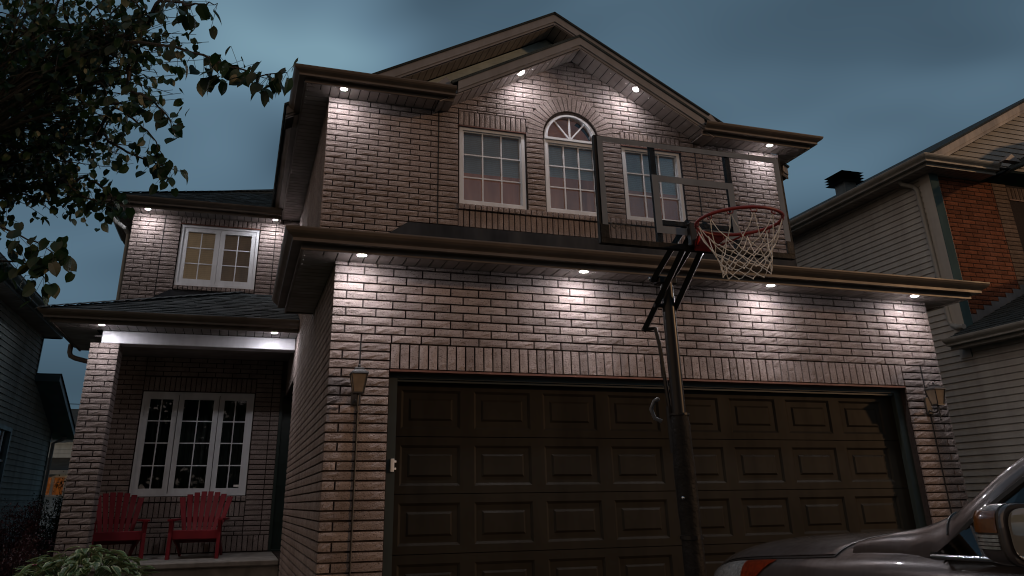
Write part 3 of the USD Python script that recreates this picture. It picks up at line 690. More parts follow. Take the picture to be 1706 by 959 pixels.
# the main roof's gable behind it, with its siding
bx_, bz_, by_ = 2.56, 7.475, 2.46
rakes(bx_, bz_, -.9, 6.02, by_, GAB, 'main', .115, .055)
roof('main_roof', [[(bx_, by_ - .03, bz_ + .035), (-.93, by_ - .03, bz_ + .035 - GAB * 3.49), (-.93, 10, bz_ + .035 - GAB * 3.49), (bx_, 10, bz_ + .035)], [(bx_, by_ - .03, bz_ + .035), (6.05, by_ - .03, bz_ + .035 - GAB * 3.49), (6.05, 10, bz_ + .035 - GAB * 3.49), (bx_, 10, bz_ + .035)]], t=tk)
for sgn in (-1, 1):
    fr_ = frame((bx_, by_ + .33, bz_ - .175), (ca, 0, -sa), (0, -1, 0)) if sgn > 0 else frame((bx_, by_, bz_ - .175), (-ca, 0, -sa), (0, 1, 0))
    s = obj('gable_soffit', MB().prism(rect(.002, .0, 3.45 / ca, .33), fr_, -.022, -.012), 'groove', house)
    for k in range(int(3.45 / ca / .107)): obj('soffit_board', MB().prism(rect(k * .107 + .0055, 0, (k + 1) * .107 - .0055, .33), fr_, -.0115, -.001), 'soffit', s)
gw = Polygon([(bx_, bz_ - .19), (bx_ - 3.3, bz_ - .19 - GAB * 3.3), (bx_ + 3.3, bz_ - .19 - GAB * 3.3)])
gs = obj('gable_wall', MB().prism(gw, FX(by_ + .34), -.06, -.012), 'siding_blue', house)
z = 5.5
while z < bz_ - .2:
    g = gw.intersection(rect(-9, z, 19, z + .113))
    if g.area > .01:
        mb = MB()
        for q in getattr(g, 'geoms', [g]): mb.prism(q, FX(by_ + .34), -.011, .002)
        obj('siding_board', mb, 'siding_blue', gs)
    z += .115
roof('skirt_roof', [[(-.87, 1.50, 5.56), (.93, 1.50, 5.56), (.93, 1.905, 5.56 + .38 * .405), (-.87, 1.905, 5.56 + .38 * .405)], [(4.16, 1.50, 5.56), (5.86, 1.50, 5.56), (5.86, 1.905, 5.56 + .38 * .405), (4.16, 1.905, 5.56 + .38 * .405)], [(-.87, 2.12, 5.56 + .38 * .62), (5.86, 2.12, 5.56 + .38 * .62), (5.86, by_ + .3, 5.56 + .38 * (by_ - 1.2)), (-.87, by_ + .3, 5.56 + .38 * (by_ - 1.2))]])

# ---- downspouts
obj('downspout', MB().tube([(-3.40, 6.0, 3.30), (-3.40, 6.0, 3.19), (-3.38, 6.0, 3.14), (-3.32, 6.0, 3.11), (-3.10, 6.02, 3.06), (-3.0, 6.03, 3.03), (-2.97, 6.05, 2.9), (-2.97, 6.1, .4)], .033, 10), 'gutter', house)
obj('downspout', MB().tube([(-3.22, 6.3, 5.42), (-3.22, 6.3, 5.30), (-3.18, 6.32, 5.24), (-3.02, 6.36, 5.14), (-2.97, 6.4, 5.06), (-2.96, 6.4, 3.6)], .033, 10), 'trim_grey', house)
obj('downspout', MB().tube([(5.80, 2.30, 5.50), (5.80, 2.30, 5.41), (5.76, 2.33, 5.36), (5.56, 2.42, 5.28), (5.50, 2.46, 5.22), (5.49, 2.5, 3.2)], .036, 10), 'gutter', house)
obj('downspout', MB().tube([(5.72, .55, 3.06), (5.72, .55, 2.96), (5.68, .56, 2.91), (5.46, .60, 2.80), (5.41, .62, 2.74), (5.405, .62, .1)], .036, 10), 'gutter', house)

# ================================================================== SOFFIT LIGHTS (twelve, each its own thing)
LGRP = 'lit round lights under the eaves'
def soffit_light(loc, label, tilt=0.0, first=[None]):
    if first[0] is None:
        first[0] = t = thing('soffit_light', label, 'soffit light', loc, 0, LGRP)
        obj('trim_ring', MB().lathe([(.033, -.004), (.036, -.009), (.043, -.008), (.047, 0.0)], n=24), 'white_plastic', t, smooth=40)
        obj('lens', MB().lathe([(0.0, -.016), (.018, -.0145), (.029, -.010), (.034, -.003), (.034, .0)], n=20), 'led', t, smooth=True)
    else: t = copy_of(first[0], 'soffit_light', label, 'soffit light', loc, 0, LGRP)
    if tilt: UsdGeom.Xformable(stage.GetPrimAtPath(t)).AddRotateYOp().Set(tilt)
    return t
yo = -.228
soffit_light((-.289, yo, ZS), 'lit soffit light over the left wall lantern, at the left end of the garage eave')
soffit_light((1.565, yo, ZS), 'lit soffit light in the garage eave left of the hoop pole, above the door')
soffit_light((3.395, yo, ZS), 'lit soffit light in the garage eave just right of the basketball net')
soffit_light((5.01, yo, ZS), 'lit soffit light over the right wall lantern, at the right end of the garage eave')
soffit_light((-.325, YU - .228, 5.445), 'lit soffit light at the top left corner of the upper brick wall')
soffit_light((5.15, YU - .228, 5.445), 'lit soffit light at the upper right eave above the backboard')
soffit_light((1.752, 1.66, 5.97), 'lit light in the left slope of the front gable, above the left upper window', math.degrees(-math.atan(GAB)))
soffit_light((3.275, 1.66, 5.98), 'lit light in the right slope of the front gable, right of the arched window', math.degrees(math.atan(GAB)))
soffit_light((-2.70, YW - .225, 5.355), 'lit soffit light at the far left corner of the wing above the porch roof')
soffit_light((-.845, YW - .225, 5.355), 'lit soffit light right of the amber-lit wing window, beside the garage eave')
soffit_light((-2.765, 4.245, 3.243), 'lit soffit light at the left end of the porch eave, above the brick pier')
soffit_light((-.757, 4.245, 3.243), 'lit soffit light at the right end of the porch eave, next to the garage wall')
# small white clips along the soffit edges
cl = MB()
def clip(x, y, z): cl.tm(trimesh.creation.icosphere(1, .0065).apply_translation((x, y, z)))
for x in np.arange(-.72, 5.6, .30): clip(x, -.245, ZS - .002)
for y in (-.1, .02, .14): clip(XL - .245, y, ZS - .002)
for x in list(np.arange(-.72, .8, .30)) + list(np.arange(4.3, 5.6, .3)): clip(x, YU - .245, 5.443)
for y in (1.8, 1.95, 2.1): clip(XL - .245, y, 5.443)
for x in np.arange(-3.2, -.6, .37): clip(x, YW - .245, 5.353); clip(x, 4.225, 3.241)
for d in (.42, .62, .92, 1.12): clip(2.52 - d, 1.655, apex_z - GAB * d - .016); clip(2.52 + d, 1.655, apex_z - GAB * d - .016)
obj('soffit_clips', cl, 'white_plastic', house, kind='stuff')

# ================================================================== WALL LANTERNS
def lantern(loc, label, first=[None]):
    if first[0] is not None: return copy_of(first[0], 'wall_lantern', label, 'lantern', loc)
    t = first[0] = thing('wall_lantern', label, 'lantern', loc)
    obj('back_plate', MB().cbox(-.035, .035, -.022, -.002, -.10, .06, .006), 'lantern_metal', t)
    obj('arm', MB().tube([(0, -.015, -.06), (0, -.05, -.085), (0, -.095, -.085), (0, -.122, -.06), (0, -.125, -.02)], .008, 8), 'lantern_metal', t, smooth=True)
    fr_ = lambda a, b, z0, z1: (np.array([(sx * a, -.125 + sy * a, z0) for sx, sy in ((-1, -1), (1, -1), (1, 1), (-1, 1))] + [(sx * b, -.125 + sy * b, z1) for sx, sy in ((-1, -1), (1, -1), (1, 1), (-1, 1))]), [[q, (q + 1) % 4, 4 + (q + 1) % 4, 4 + q] for q in range(4)] + [[3, 2, 1, 0], [4, 5, 6, 7]])
    obj('glass_body', MB().add(*fr_(.034, .056, -.02, .115)), 'lantern_glass', t)
    cg = MB()
    for sx, sy in ((-1, -1), (1, -1), (1, 1), (-1, 1)): cg.tube([(sx * .036, -.125 + sy * .036, -.02), (sx * .058, -.125 + sy * .058, .115)], .005, 6)
    cg.add(*fr_(.04, .04, -.03, -.018)); cg.add(*fr_(.066, .062, .112, .124)); cg.add(*fr_(.060, .026, .124, .15)); cg.add(*fr_(.034, .030, .15, .158))
    cg.lathe([(0, .158), (.012, .160), (.009, .168), (.012, .175), (.007, .183), (0, .186)], (0, -.125, 0), 10)
    obj('cage', cg, 'lantern_metal', t)
    obj('tail', MB().tube([(0, -.125, -.03), (0, -.125, -.10), (0, -.123, -.15)], [.009, .006, .004], 8).tm(trimesh.creation.icosphere(1, .010).apply_translation((0, -.122, -.155))), 'lantern_metal', t)
    return t
lantern((-.252, 0, 1.975), 'dark coach lantern on the brick pier left of the garage door')
lantern((5.112, 0, 1.995), 'dark coach lantern on the brick pier right of the garage door')
obj('conduit', MB().tube([(-.232, -.008, 1.87), (-.232, -.008, .0)], .006, 6).tube([(-.232, -.008, 1.76), (-.232, -.008, 1.74)], .011, 6), 'lantern_metal', house)

# ================================================================== ADIRONDACK CHAIRS
def chair(loc, rz, label, first=[None]):
    if first[0] is not None: return copy_of(first[0], 'garden_chair', label, 'chair', loc, rz)
    t = first[0] = thing('garden_chair', label, 'chair', loc, rz)           # faces -y
    for k in range(5):
        y0 = -.30 + k * .10; z0 = .31 - .028 * k
        o = (0, y0, z0); obj('seat_slat', MB().cbox(-.255, .255, 0, .09, -.012, .012, .004, fr=lambda v, o=o: np.asarray(v) @ np.array([[1, 0, 0], [0, .96, -.27], [0, .27, .96]]) + o), 'red_plastic', t)
    obj('front_apron', MB().cbox(-.27, .27, -.325, -.30, .22, .325, .008), 'red_plastic', t)
    for k in range(8):                                                   # fan of back slats
        u = (k - 3.5) / 3.5; hgt = .60 - .075 * u * u
        xb, xt = u * .19, u * .30
        v = []
        for w in (0, 1):
            for x, zz, hw in ((xb, 0, .021), (xt, hgt, .034)):
                for s in (-1, 1): v.append((x + s * hw, .16 + zz * .36 + (.018 if w else 0) + .03 * (1 - abs(u)), .205 + zz * .93))
        v = np.array(v); h = trimesh.convex.convex_hull(np.vstack([v, v[[2, 3]] + (0, .004, .016), v[[6, 7]] + (0, .004, .014)]) * [1, 1, 1])
        obj('back_slat', (h.vertices, h.faces), 'red_plastic', t)
    obj('back_rail', MB().cbox(-.27, .27, .30, .325, .40, .46, .006).cbox(-.22, .22, .19, .21, .20, .25, .006), 'red_plastic', t)
    for s in (-1, 1):
        pl = Polygon([(-.40, .0), (-.365, -.04), (-.27, -.055), (.0, -.05), (.34, -.02), (.34, .02), (.0, .03), (-.27, .035), (-.365, .03), (-.40, .02)])
        fr_ = frame((s * .30, 0, .44), (0, 1, 0), (s, 0, 0)) if s < 0 else frame((s * .30, 0, .44), (0, 1, 0), (1, 0, 0))
        obj('armrest', MB().prism(pl, fr_, -.011, .011), 'red_plastic', t)
        fr_ = frame((s * .285, 0, 0), (0, 1, 0), (0, 0, 1))
        obj('leg', MB().prism(Polygon([(-.36, 0), (-.29, 0), (-.255, .24), (-.25, .43), (-.375, .43), (-.345, .30)]), fr_, -.02, .02), 'red_plastic', t)
        obj('leg', MB().prism(Polygon([(-.31, .235), (-.31, .315), (.12, .19), (.40, .06), (.42, 0), (.35, 0), (.10, .12)]), frame((s * .255, 0, 0), (0, 1, 0), (0, 0, 1)), -.011, .011), 'red_plastic', t)
    return t
chair((-1.43, 5.35, .60), -6, 'red fan-backed garden chair under the middle of the porch window, nearer the garage')
chair((-2.41, 5.42, .60), 14, 'red fan-backed garden chair beside the brick pier, partly hidden by the hosta')

# ================================================================== BASKETBALL HOOP
hp = thing('basketball_hoop', 'black portable basketball hoop with a clear backboard and a white net', 'hoop', (1.46, -1.72, 0))
P_ = lambda x, y, z: (x - 1.46, y + 1.72, z)
fb = frame(P_(0, -2.2, 0), (1, 0, 0), (0, 0, 1))
bx0, bx1, bz0, bz1 = .795, 2.087, 2.548, 3.222
obj('pole', MB().tube([P_(1.46, -1.72, 1.2), P_(1.46, -1.72, 2.50)], .041, 20), 'black_steel', hp, smooth=40)
zz = np.linspace(.12, 1.672, 26)
pp = MB().tube([P_(1.462 + .003 * math.sin(3 * z), -1.72, z) for z in zz], [.061 + .0018 * math.sin(z * 11) + .0012 * math.sin(z * 29) - (.010 if i == 25 else 0) for i, z in enumerate(zz)], 20)
pd = obj('pole_pad', pp, 'black_pad', hp, smooth=50)
for z0, z1, r in ((.98, 1.0, .066), (1.66, 1.672, .060)): obj('strap', MB().tube([P_(1.462, -1.72, z0), P_(1.462, -1.72, z1)], r, 20), 'black_steel', pd)
obj('base', MB().cbox(-.32, .32, -.25, .75, .0, .14, .05), 'black_pad', hp)
bb = obj('backboard', MB().prism(rect(bx0 + .012, bz0 + .02, bx1 - .012, bz1 - .008), fb, -.006, 0), 'acrylic', hp)
brd = rect(bx0 + .014, bz0 + .10, bx1 - .014, bz1 - .008).difference(rect(bx0 + .048, bz0 - .1, bx1 - .052, bz1 - .040))
obj('border', MB().prism(brd, fb, .001, .003), 'grey_tape', bb)
sq = rect(1.152, 2.635, 1.712, 3.003).difference(rect(1.193, 2.678, 1.672, 2.961))
obj('target_square', MB().prism(sq, fb, .001, .003), 'grey_tape', bb)
lg = MB()
lg.prism(Polygon([(.862, 2.672), (.871, 2.672), (.871, 2.652), (.878, 2.645), (.885, 2.652), (.885, 2.672), (.895, 2.672), (.895, 2.649), (.880, 2.634), (.862, 2.649)]), fb, .001, .002)
for txt, x, z, h in (('TACTION', .904, 2.655, .013), ('PRO II', .906, 2.637, .012)):
    tm_ = meshkit.text_mesh(txt, h, .001, True); lg.add(fb(np.array(tm_.vertices) + (x, z, .001)), tm_.faces)
obj('logo', lg, 'print_black', bb)
fm = MB()
fm.prism(rect(bx0, bz0 - .002, bx1, bz0 + .030), fb, -.035, .004)
for x0 in (bx0 - .004, bx1 - .016): fm.prism(rect(x0, bz0, x0 + .020, bz1), fb, -.032, -.002)
fm.prism(rect(bx0, bz1 - .012, bx1, bz1), fb, -.032, -.007)
for x0 in (bx0, bx1 - .050): fm.prism(rect(x0, bz0 + .028, x0 + .050, bz0 + .108), fb, -.006, .006)
for x0 in (1.160, 1.683): fm.prism(rect(x0, bz0, x0 + .034, bz1), fb, -.034, -.0075)
fm.prism(rect(1.17, 2.695, 1.71, 2.722), fb, -.033, -.008)
obj('board_frame', fm, 'black_pad', hp)
obj('rim_bracket', MB().cbox(*[a for p in ((1.36 - 1.46, 1.52 - 1.46), (-.502, -.478), (2.56, 2.68)) for a in p], .004).cbox(-.115, -.06, -.53, -.49, 2.56, 2.70, .004), 'black_steel', hp)
th = np.linspace(0, 2 * np.pi, 61)
RC = P_(1.44, -2.585, 2.598); RAD = .2286
rimm = obj('rim', MB().tube([(RC[0] + RAD * math.cos(t), RC[1] + RAD * math.sin(t), RC[2]) for t in th], .0095, 10, caps=False), 'rim_red', hp, smooth=True)
rb = MB().cbox(RC[0] - .055, RC[0] + .055, -.50, -.475, 2.545, 2.615, .006)
v = np.array([(RC[0] - .055, -.49, 2.60), (RC[0] + .055, -.49, 2.60), (RC[0] + .09, RC[1] + .205, 2.603), (RC[0] - .09, RC[1] + .205, 2.603), (RC[0] - .05, -.49, 2.55), (RC[0] + .05, -.49, 2.55), (RC[0] + .05, RC[1] + .27, 2.585), (RC[0] - .05, RC[1] + .27, 2.585)])
h = trimesh.convex.convex_hull(v); rb.add(h.vertices, h.faces)
obj('rim_mount', rb, 'rim_bright', rimm)
obj('rim_brace', MB().tube([(RC[0] - .05, -.485, 2.555), (RC[0] - .15, RC[1] + .16, 2.588)], .006, 8).tube([(RC[0] + .05, -.485, 2.555), (RC[0] + .15, RC[1] + .16, 2.588)], .006, 8), 'rim_red', rimm)
lp = MB(); nS = 12
for k in range(nS):
    a = (k + .5) / nS * 2 * np.pi; c, s_ = math.cos(a), math.sin(a); e = np.array([-s_, c, 0]) * .016; b = np.array([RC[0] + RAD * c, RC[1] + RAD * s_, RC[2] - .008])
    lp.tube([b - e, b - e * .8 + (0, 0, -.016), b + e * .8 + (0, 0, -.016), b + e], .0032, 6)
obj('net_loop', lp, 'rim_red', rimm)
rows = [(0.0, RAD - .003), (-.135, .168), (-.172, .150), (-.205, .138), (-.237, .130), (-.267, .126), (-.292, .126)]
nr = np.random.default_rng(3)
def netpt(i, k):
    a = (k + .5 + .5 * (i % 2)) / nS * 2 * np.pi; z, r = rows[i]; q = nr.normal(0, .0035 if i else 0, 3)
    return np.array([RC[0] + r * math.cos(a) + .012 * (i / 6), RC[1] + r * math.sin(a), RC[2] + z - (.02 if not i else 0)]) + q
NP = [[netpt(i, k) for k in range(nS)] for i in range(len(rows))]
for i in range(len(rows) - 1):
    for k in range(nS):
        for kk in ((k, (k - 1) % nS) if i % 2 == 0 else (k, (k + 1) % nS)):
            a, b = NP[i][k], NP[i + 1][kk]; m = (a + b) / 2 + nr.normal(0, .002, 3) + (0, 0, -.012 if i == 0 else -.002)
            obj('net_strand', MB().tube([a, (a + m) / 2 + (0, 0, -.002), m, (m + b) / 2, b], .0025, 5), 'net_cord', rimm)
kn = MB()
for i in range(1, len(rows)):
    for k in range(nS): kn.tm(trimesh.creation.icosphere(1, .0045).apply_scale((1, 1, 1.4)).apply_translation(NP[i][k]))
obj('net_knots', kn, 'net_cord', rimm, kind='stuff')
# lifting arms: two parallel pairs, the lower pair runs on behind the pole
for x in (1.385, 1.505):
    for (y0, z0), (y1, z1) in (((-1.70, 2.505), (-2.165, 2.735)), ((-1.52, 2.213), (-2.165, 2.64))):
        if x > 1.45 and z0 < 2.3: y0, z0 = -1.70, 2.30
        obj('arm', MB().tube([P_(x, y0, z0), P_(x, y1, z1)], .023, 4), 'black_steel', hp)
obj('pivot', MB().tube([P_(1.36, -1.70, 2.505), P_(1.53, -1.70, 2.505)], .020, 8).cbox(-.065, .065, -.03, .05, 2.47, 2.515, .006), 'black_steel', hp)
obj('pivot', MB().tube([P_(1.36, -1.72, 2.33), P_(1.53, -1.72, 2.33)], .014, 8), 'black_steel', hp)
obj('lift_rod', MB().tube([P_(1.385, -1.53, 2.215), P_(1.42, -1.60, 2.21), P_(1.425, -1.625, 2.10), P_(1.435, -1.655, 1.72)], .013, 8).tube([P_(1.435, -1.655, 1.72), P_(1.437, -1.657, 1.45)], .022, 8), 'black_steel', hp)
obj('handle', MB().tube([P_(1.39 + .0, -1.62, 1.77), P_(1.365, -1.60, 1.755), P_(1.345, -1.59, 1.71), P_(1.36, -1.60, 1.655), P_(1.395, -1.62, 1.635)], .012, 8), 'grey_plastic', hp, smooth=True)
obj('bolt', MB().tube([P_(1.36, -1.53, 2.216), P_(1.41, -1.53, 2.216)], .009, 6).tm(trimesh.creation.icosphere(1, .012).apply_translation(P_(1.357, -1.70, 2.505))).tm(trimesh.creation.icosphere(1, .010).apply_translation(P_(1.40, -1.775, 1.20))), 'chrome', hp)

# ================================================================== THE CAR (nose towards the garage, seen from its left side)
car = thing('parked_car', 'dark grey-brown crossover car parked nose-first at the garage', 'car', (2.79, -3.4, 0))
CXX, CYY = 2.79, -3.4
ys = np.array([-.66, -.72, -.85, -1.05, -1.3, -1.6, -1.9, -2.3, -2.6, -2.9, -3.3, -4.0, -4.8, -5.35, -5.62, -5.70])
tab = dict(w=[.30, .50, .70, .80, .87, .905, .917, .922, .924, .925, .925, .925, .92, .88, .76, .60],
           zs=[.66, .70, .745, .785, .825, .852, .872, .900, .925, .940, .950, .965, .985, 1.0, .98, .93],
           zc=[.74, .80, .865, .915, .955, .978, .998, 1.022, 1.045, 1.06, 1.06, 1.06, 1.06, 1.06, 1.03, .97],
           zb=[.30, .27, .24, .22, .22, .23, .24, .25, .25, .25, .25, .25, .26, .28, .34, .42])
fn = {k: PchipInterpolator(-ys, v) for k, v in tab.items()}
def section(y):
    w, zs_, zc, zb = (float(fn[k](-y)) for k in ('w', 'zs', 'zc', 'zb'))
    q = [(w * .90, zb), (w * .975, zb + .10), (w * .995, (zb + zs_) / 2 - .03), (w, zs_ - .20), (w * .985, zs_ - .10), (w * .95, zs_ - .028), (w * .895, zs_ + .004), (w * .80, zs_ + .42 * (zc - zs_)), (w * .55, zs_ + .80 * (zc - zs_)), (w * .28, zs_ + .96 * (zc - zs_)), (0, zc)]
    q = np.array(q); t = np.r_[0, np.cumsum(np.linalg.norm(np.diff(q, axis=0), axis=1))]
    return PchipInterpolator(t / t[-1], q), t / t[-1]
YS = np.r_[np.linspace(-.66, -1.3, 16), np.linspace(-1.34, -3.1, 30), np.linspace(-3.2, -5.70, 26)]
def carp(y, u, off=0.0, side=-1):
    p, _ = section(y); w, z = p(u); e = 1e-3
    (w1, z1), (w0, z0) = p(min(u + e, 1)), p(max(u - e, 0)); n = np.array([z1 - z0, w0 - w1]); n /= max(np.linalg.norm(n), 1e-9)
    return np.array([side * (w + off * n[0]), y - CYY, z + off * n[1]])
UU = np.linspace(0, 1, 34)
for side in (-1, 1):
    pass
G_ = np.array([[carp(y, u, 0, -1) for u in UU] + [carp(y, u, 0, 1) for u in UU[-2::-1]] for y in YS])
obj('body', MB().grid(G_), 'car_paint', car, smooth=True)
ug = lambda y: float(section(y)[1][6])                      # the fender line where the bonnet begins
def ugap(y):
    u = ug(y)
    return u if y > -2.28 else u + (1 - u) * .985 * min(1, (-2.28 - y) / .15) ** .8
hy = np.r_[np.linspace(-.95, -2.28, 26), np.linspace(-2.295, -2.42, 8)]
Hh = np.array([[carp(y, ugap(y) + .012 + (1 - ugap(y) - .012) * k / 12, .006, -1) for k in range(13)] + [carp(y, ugap(y) + .012 + (1 - ugap(y) - .012) * k / 12, .006, 1) for k in range(11, -1, -1)] for y in hy])
obj('bonnet', MB().grid(Hh), 'car_paint', car, smooth=True)
for sd in (-1, 1):
    obj('bonnet_seal', MB().tube([carp(y, ugap(y), .002, sd) for y in np.r_[np.linspace(-1.0, -2.28, 28), np.linspace(-2.285, -2.43, 20)]], .0055, 6), 'car_trim', car)  # dark tube drawn as the shade in the gap around the bonnet
    obj('door_seal', MB().tube([carp(y, u, .001, sd) for y, u in zip([-3.10, -3.085, -3.06, -3.03, -3.0, -2.99, -3.0, -3.04], [ug(-3.1) * .995, .60, .52, .45, .36, .25, .15, .07])], .0045, 6), 'car_trim', car)  # dark tube drawn as the shade in the door shut line
    hl = []
    for y in np.linspace(-.80, -1.80, 26):
        f_ = (y + .80) / -1.0; u1 = ug(y) - .012; u0 = u1 - (.23 * (1 - max(0, f_ - .45) / .56) ** .9)
        hl.append([carp(y, u0 + (u1 - u0) * k / 8, .006, sd) for k in range(9)])
    hl = np.array(hl); h = obj('headlight', MB().grid(hl[:18]), 'lamp_clear', car, smooth=True)
    obj('turn_signal', MB().grid(hl[17:] + 0), 'car_amber', h, smooth=True)
    pl = np.array([[-1.0, 0], [0, 0]])
    # greenhouse
    U_ = np.array([(.74, -2.42, .985), (.73, -2.60, 1.022), (.71, -2.79, 1.055), (.72, -2.97, 1.105), (.725, -3.12, 1.165), (.70, -3.38, 1.325), (.66, -3.72, 1.45), (.62, -4.2, 1.54), (.60, -4.7, 1.555)])
    L_ = np.array([(.80, -2.38, .885), (.815, -2.6, .908), (.832, -2.82, .925), (.862, -3.02, .952), (.858, -3.22, 1.09), (.805, -3.46, 1.245), (.745, -3.78, 1.39), (.685, -4.2, 1.475), (.66, -4.7, 1.50)])
    t_ = np.linspace(0, 8, 60); Ui, Li = PchipInterpolator(np.arange(9), U_)(t_), PchipInterpolator(np.arange(9), L_)(t_)
    q = []
    for k in np.linspace(0, 1, 9):
        g_ = Li + (Ui - Li) * k; b_ = .11 * k * (1 - k); g_ = g_ + np.array([b_ * .8, 0, b_])
        q.append(np.column_stack([sd * g_[:, 0], g_[:, 1] - CYY, g_[:, 2]]))
    g_ = Ui + np.array([-.06, .03, -.03]); q.append(np.column_stack([sd * g_[:, 0], g_[:, 1] - CYY, g_[:, 2]]))
    q = np.array(q)
    obj('windscreen_pillar', MB().grid(q), 'car_paint', car, smooth=60)
    obj('pillar_seal', MB().tube(q[2:9, 24] + (sd * .002, 0, .002), .0045, 5), 'car_trim', car)  # dark tube painted in for the shaded gap between fender and pillar
    low = np.array([(sd * (.922 - .002 * k), y - CYY, .952 + .004 * k) for k, y in enumerate((-3.03, -3.3, -3.7, -4.2, -4.7))])
    up_ = np.array([(sd * x, y - CYY, z) for x, y, z in L_[[3, 4, 5, 6, 8]]])
    sg = MB().grid(np.stack([low, up_], 1)); obj('side_window', sg, 'car_glass', car)
    edge = np.vstack([low[0], up_]); obj('window_frame', MB().tube(edge, .017, 6).tube([low[1] + (0, 0, 0), (up_[1] + up_[0]) / 2 * [1, 1, 1] + (0, -.09, .055)], .012, 6), 'car_trim', car)
    obj('belt_moulding', MB().tube(low + (sd * .008, 0, -.004), .011, 6), 'chrome', car, smooth=True)
ws = []
for y0, z0, xw, y1, z1 in ((-2.95, 1.02, .74, 0, 0), (-3.15, 1.12, .70, 0, 0), (-3.5, 1.31, .66, 0, 0), (-4.0, 1.50, .62, 0, 0)):
    ws.append([(xw * s, y0 - CYY + .22 * (1 - s * s), z0 + .02 * (1 - s * s)) for s in np.linspace(-1, 1, 13)])
obj('windscreen', MB().grid(np.array(ws)), 'car_glass', car, smooth=True)
rf = np.array([[(xw * s, y - CYY, z + .05 * (1 - s * s)) for s in np.linspace(-1, 1, 13)] for y, z, xw in ((-3.98, 1.52, .72), (-4.3, 1.56, .70), (-4.9, 1.56, .68), (-5.3, 1.50, .66), (-5.6, 1.2, .68), (-5.66, 1.0, .70))])
obj('roof', MB().grid(rf), 'car_paint', car, smooth=True)
obj('cabin', MB().box(-.80, .80, -5.4 - CYY, -3.15 - CYY, .5, .97).cbox(-.7, -.2, -4.6 - CYY, -4.45 - CYY, .9, 1.35, .05).cbox(.2, .7, -4.6 - CYY, -4.45 - CYY, .9, 1.35, .05), 'car_inside', car)
for sd in (-1, 1):
    for y in (-1.55, -4.55):
        w_ = obj('wheel', MB().lathe([(.34, -.10), (.345, -.06), (.345, .06), (.34, .10), (.22, .105)], (sd * .83, y - CYY, .345), 28, 'x'), 'tyre', car, smooth=40)
        obj('rim', MB().lathe([(.22, -.02 + sd * .1), (.19, sd * .085), (.05, sd * .06), (0, sd * .065)], (sd * .83, y - CYY, .345), 20, 'x'), 'chrome', w_, smooth=40)
def superell(c, r, e, n=28, m=18):
    th, ph = np.meshgrid(np.linspace(0, 2 * np.pi, n), np.linspace(-np.pi / 2, np.pi / 2, m)); f = lambda x: np.sign(x) * np.abs(x) ** e
    return np.stack([c[0] + r[0] * f(np.cos(ph)) * f(np.cos(th)), c[1] + r[1] * f(np.cos(ph)) * f(np.sin(th)), c[2] + r[2] * f(np.sin(ph))], -1)
for sd in (-1, 1):
    mc = (sd * 1.02, -3.575 - CYY, 1.055)
    g = superell(mc, (.135, .115, .108), .55); g[..., 1] = np.maximum(g[..., 1], mc[1] - .045)
    mh = obj('door_mirror', MB().grid(g), 'car_paint', car, smooth=50)
    sh = superell((mc[0], mc[1], mc[2]), (.1375, .117, .110), .55, 60, 50)
    rim_ = superell(mc, (.137, .05, .109), .5); rim_[..., 1] = np.clip(rim_[..., 1], mc[1] - .052, mc[1] - .022)
    obj('surround', MB().grid(rim_), 'car_trim', mh, smooth=50)
    gl = superell((mc[0], mc[1] - .0535, mc[2]), (.118, .001, .092), .6); obj('mirror_glass', MB().grid(gl), 'mirror_glass', mh)
    # signal lens on the outer end: amber above, ribbed clear below
    def strip(z0, z1, x_out, off):
        P = []
        for z in np.linspace(z0, z1, 6):
            zz_ = np.clip(abs((z - mc[2]) / .110), 0, .999); cp = (1 - zz_ ** (2 / .55)) ** (.55 / 2)
            a = np.linspace(-.35, 1.15, 12); f = lambda x: np.sign(x) * np.abs(x) ** .55
            P.append([(mc[0] + sd * (.137 * cp * f(np.cos(t)) + off), max(mc[1] + .117 * cp * f(np.sin(t)), mc[1] - .020) + off * .5, z) for t in a])
        return np.array(P)
    obj('signal_lens', MB().grid(strip(1.062, 1.138, 0, .004)), 'mirror_amber', mh, smooth=True)
    rl = MB()
    for k in range(4): rl.grid(strip(1.006 + k * .013, 1.016 + k * .013, 0, .005 - .0004 * k))
    obj('clear_lens', rl, 'lamp_clear', mh)
    obj('arm', MB().cbox(min(sd * .90, sd * 1.0), max(sd * .90, sd * 1.0), -3.60 - CYY, -3.50 - CYY, .955, 1.0, .012), 'car_trim', mh)
obj('grille', MB().cbox(-.42, .42, -.70 - CYY, -.66 - CYY, .38, .62, .02), 'car_trim', car)

# ================================================================== NEIGHBOURING HOUSES
def siding(poly, fr, parent, mat, z0, expo):
    """one board after another up the wall, each leaning out at its lower edge"""
    z = z0; a, b, c, d = poly.bounds
    while z < d:
        g = poly.intersection(rect(a - 1, z, c + 1, min(z + expo - .004, d)))
        for q in getattr(g, 'geoms', [g]):
            if q.geom_type != 'Polygon' or q.area < .004: continue
            xy = np.array(q.convex_hull.exterior.coords)[:-1]; n = len(xy)
            lean = .014 * (1 - (xy[:, 1] - z) / expo) + .002
            v = fr(np.vstack([np.column_stack([xy, np.full(n, -.012)]), np.column_stack([xy, lean])]))
            f = [[i, (i + 1) % n, n + (i + 1) % n] for i in range(n)] + [[i, n + (i + 1) % n, n + i] for i in range(n)] + [[n, n + i, n + i + 1] for i in range(1, n - 1)]
            obj('siding_board', MB().add(v, f), mat, parent)
        z += expo
house_r, house = thing('siding_house', 'house on the right with pale grey siding, red brick front and a black roof vent', 'house'), None
house = house_r
NX, NY = 8.2, 2.14
fsr = SX(NX)
ws_poly = unary_union([rect(-NY, 0, 2.0, 3.02), rect(-12, 0, -NY, 5.56)])
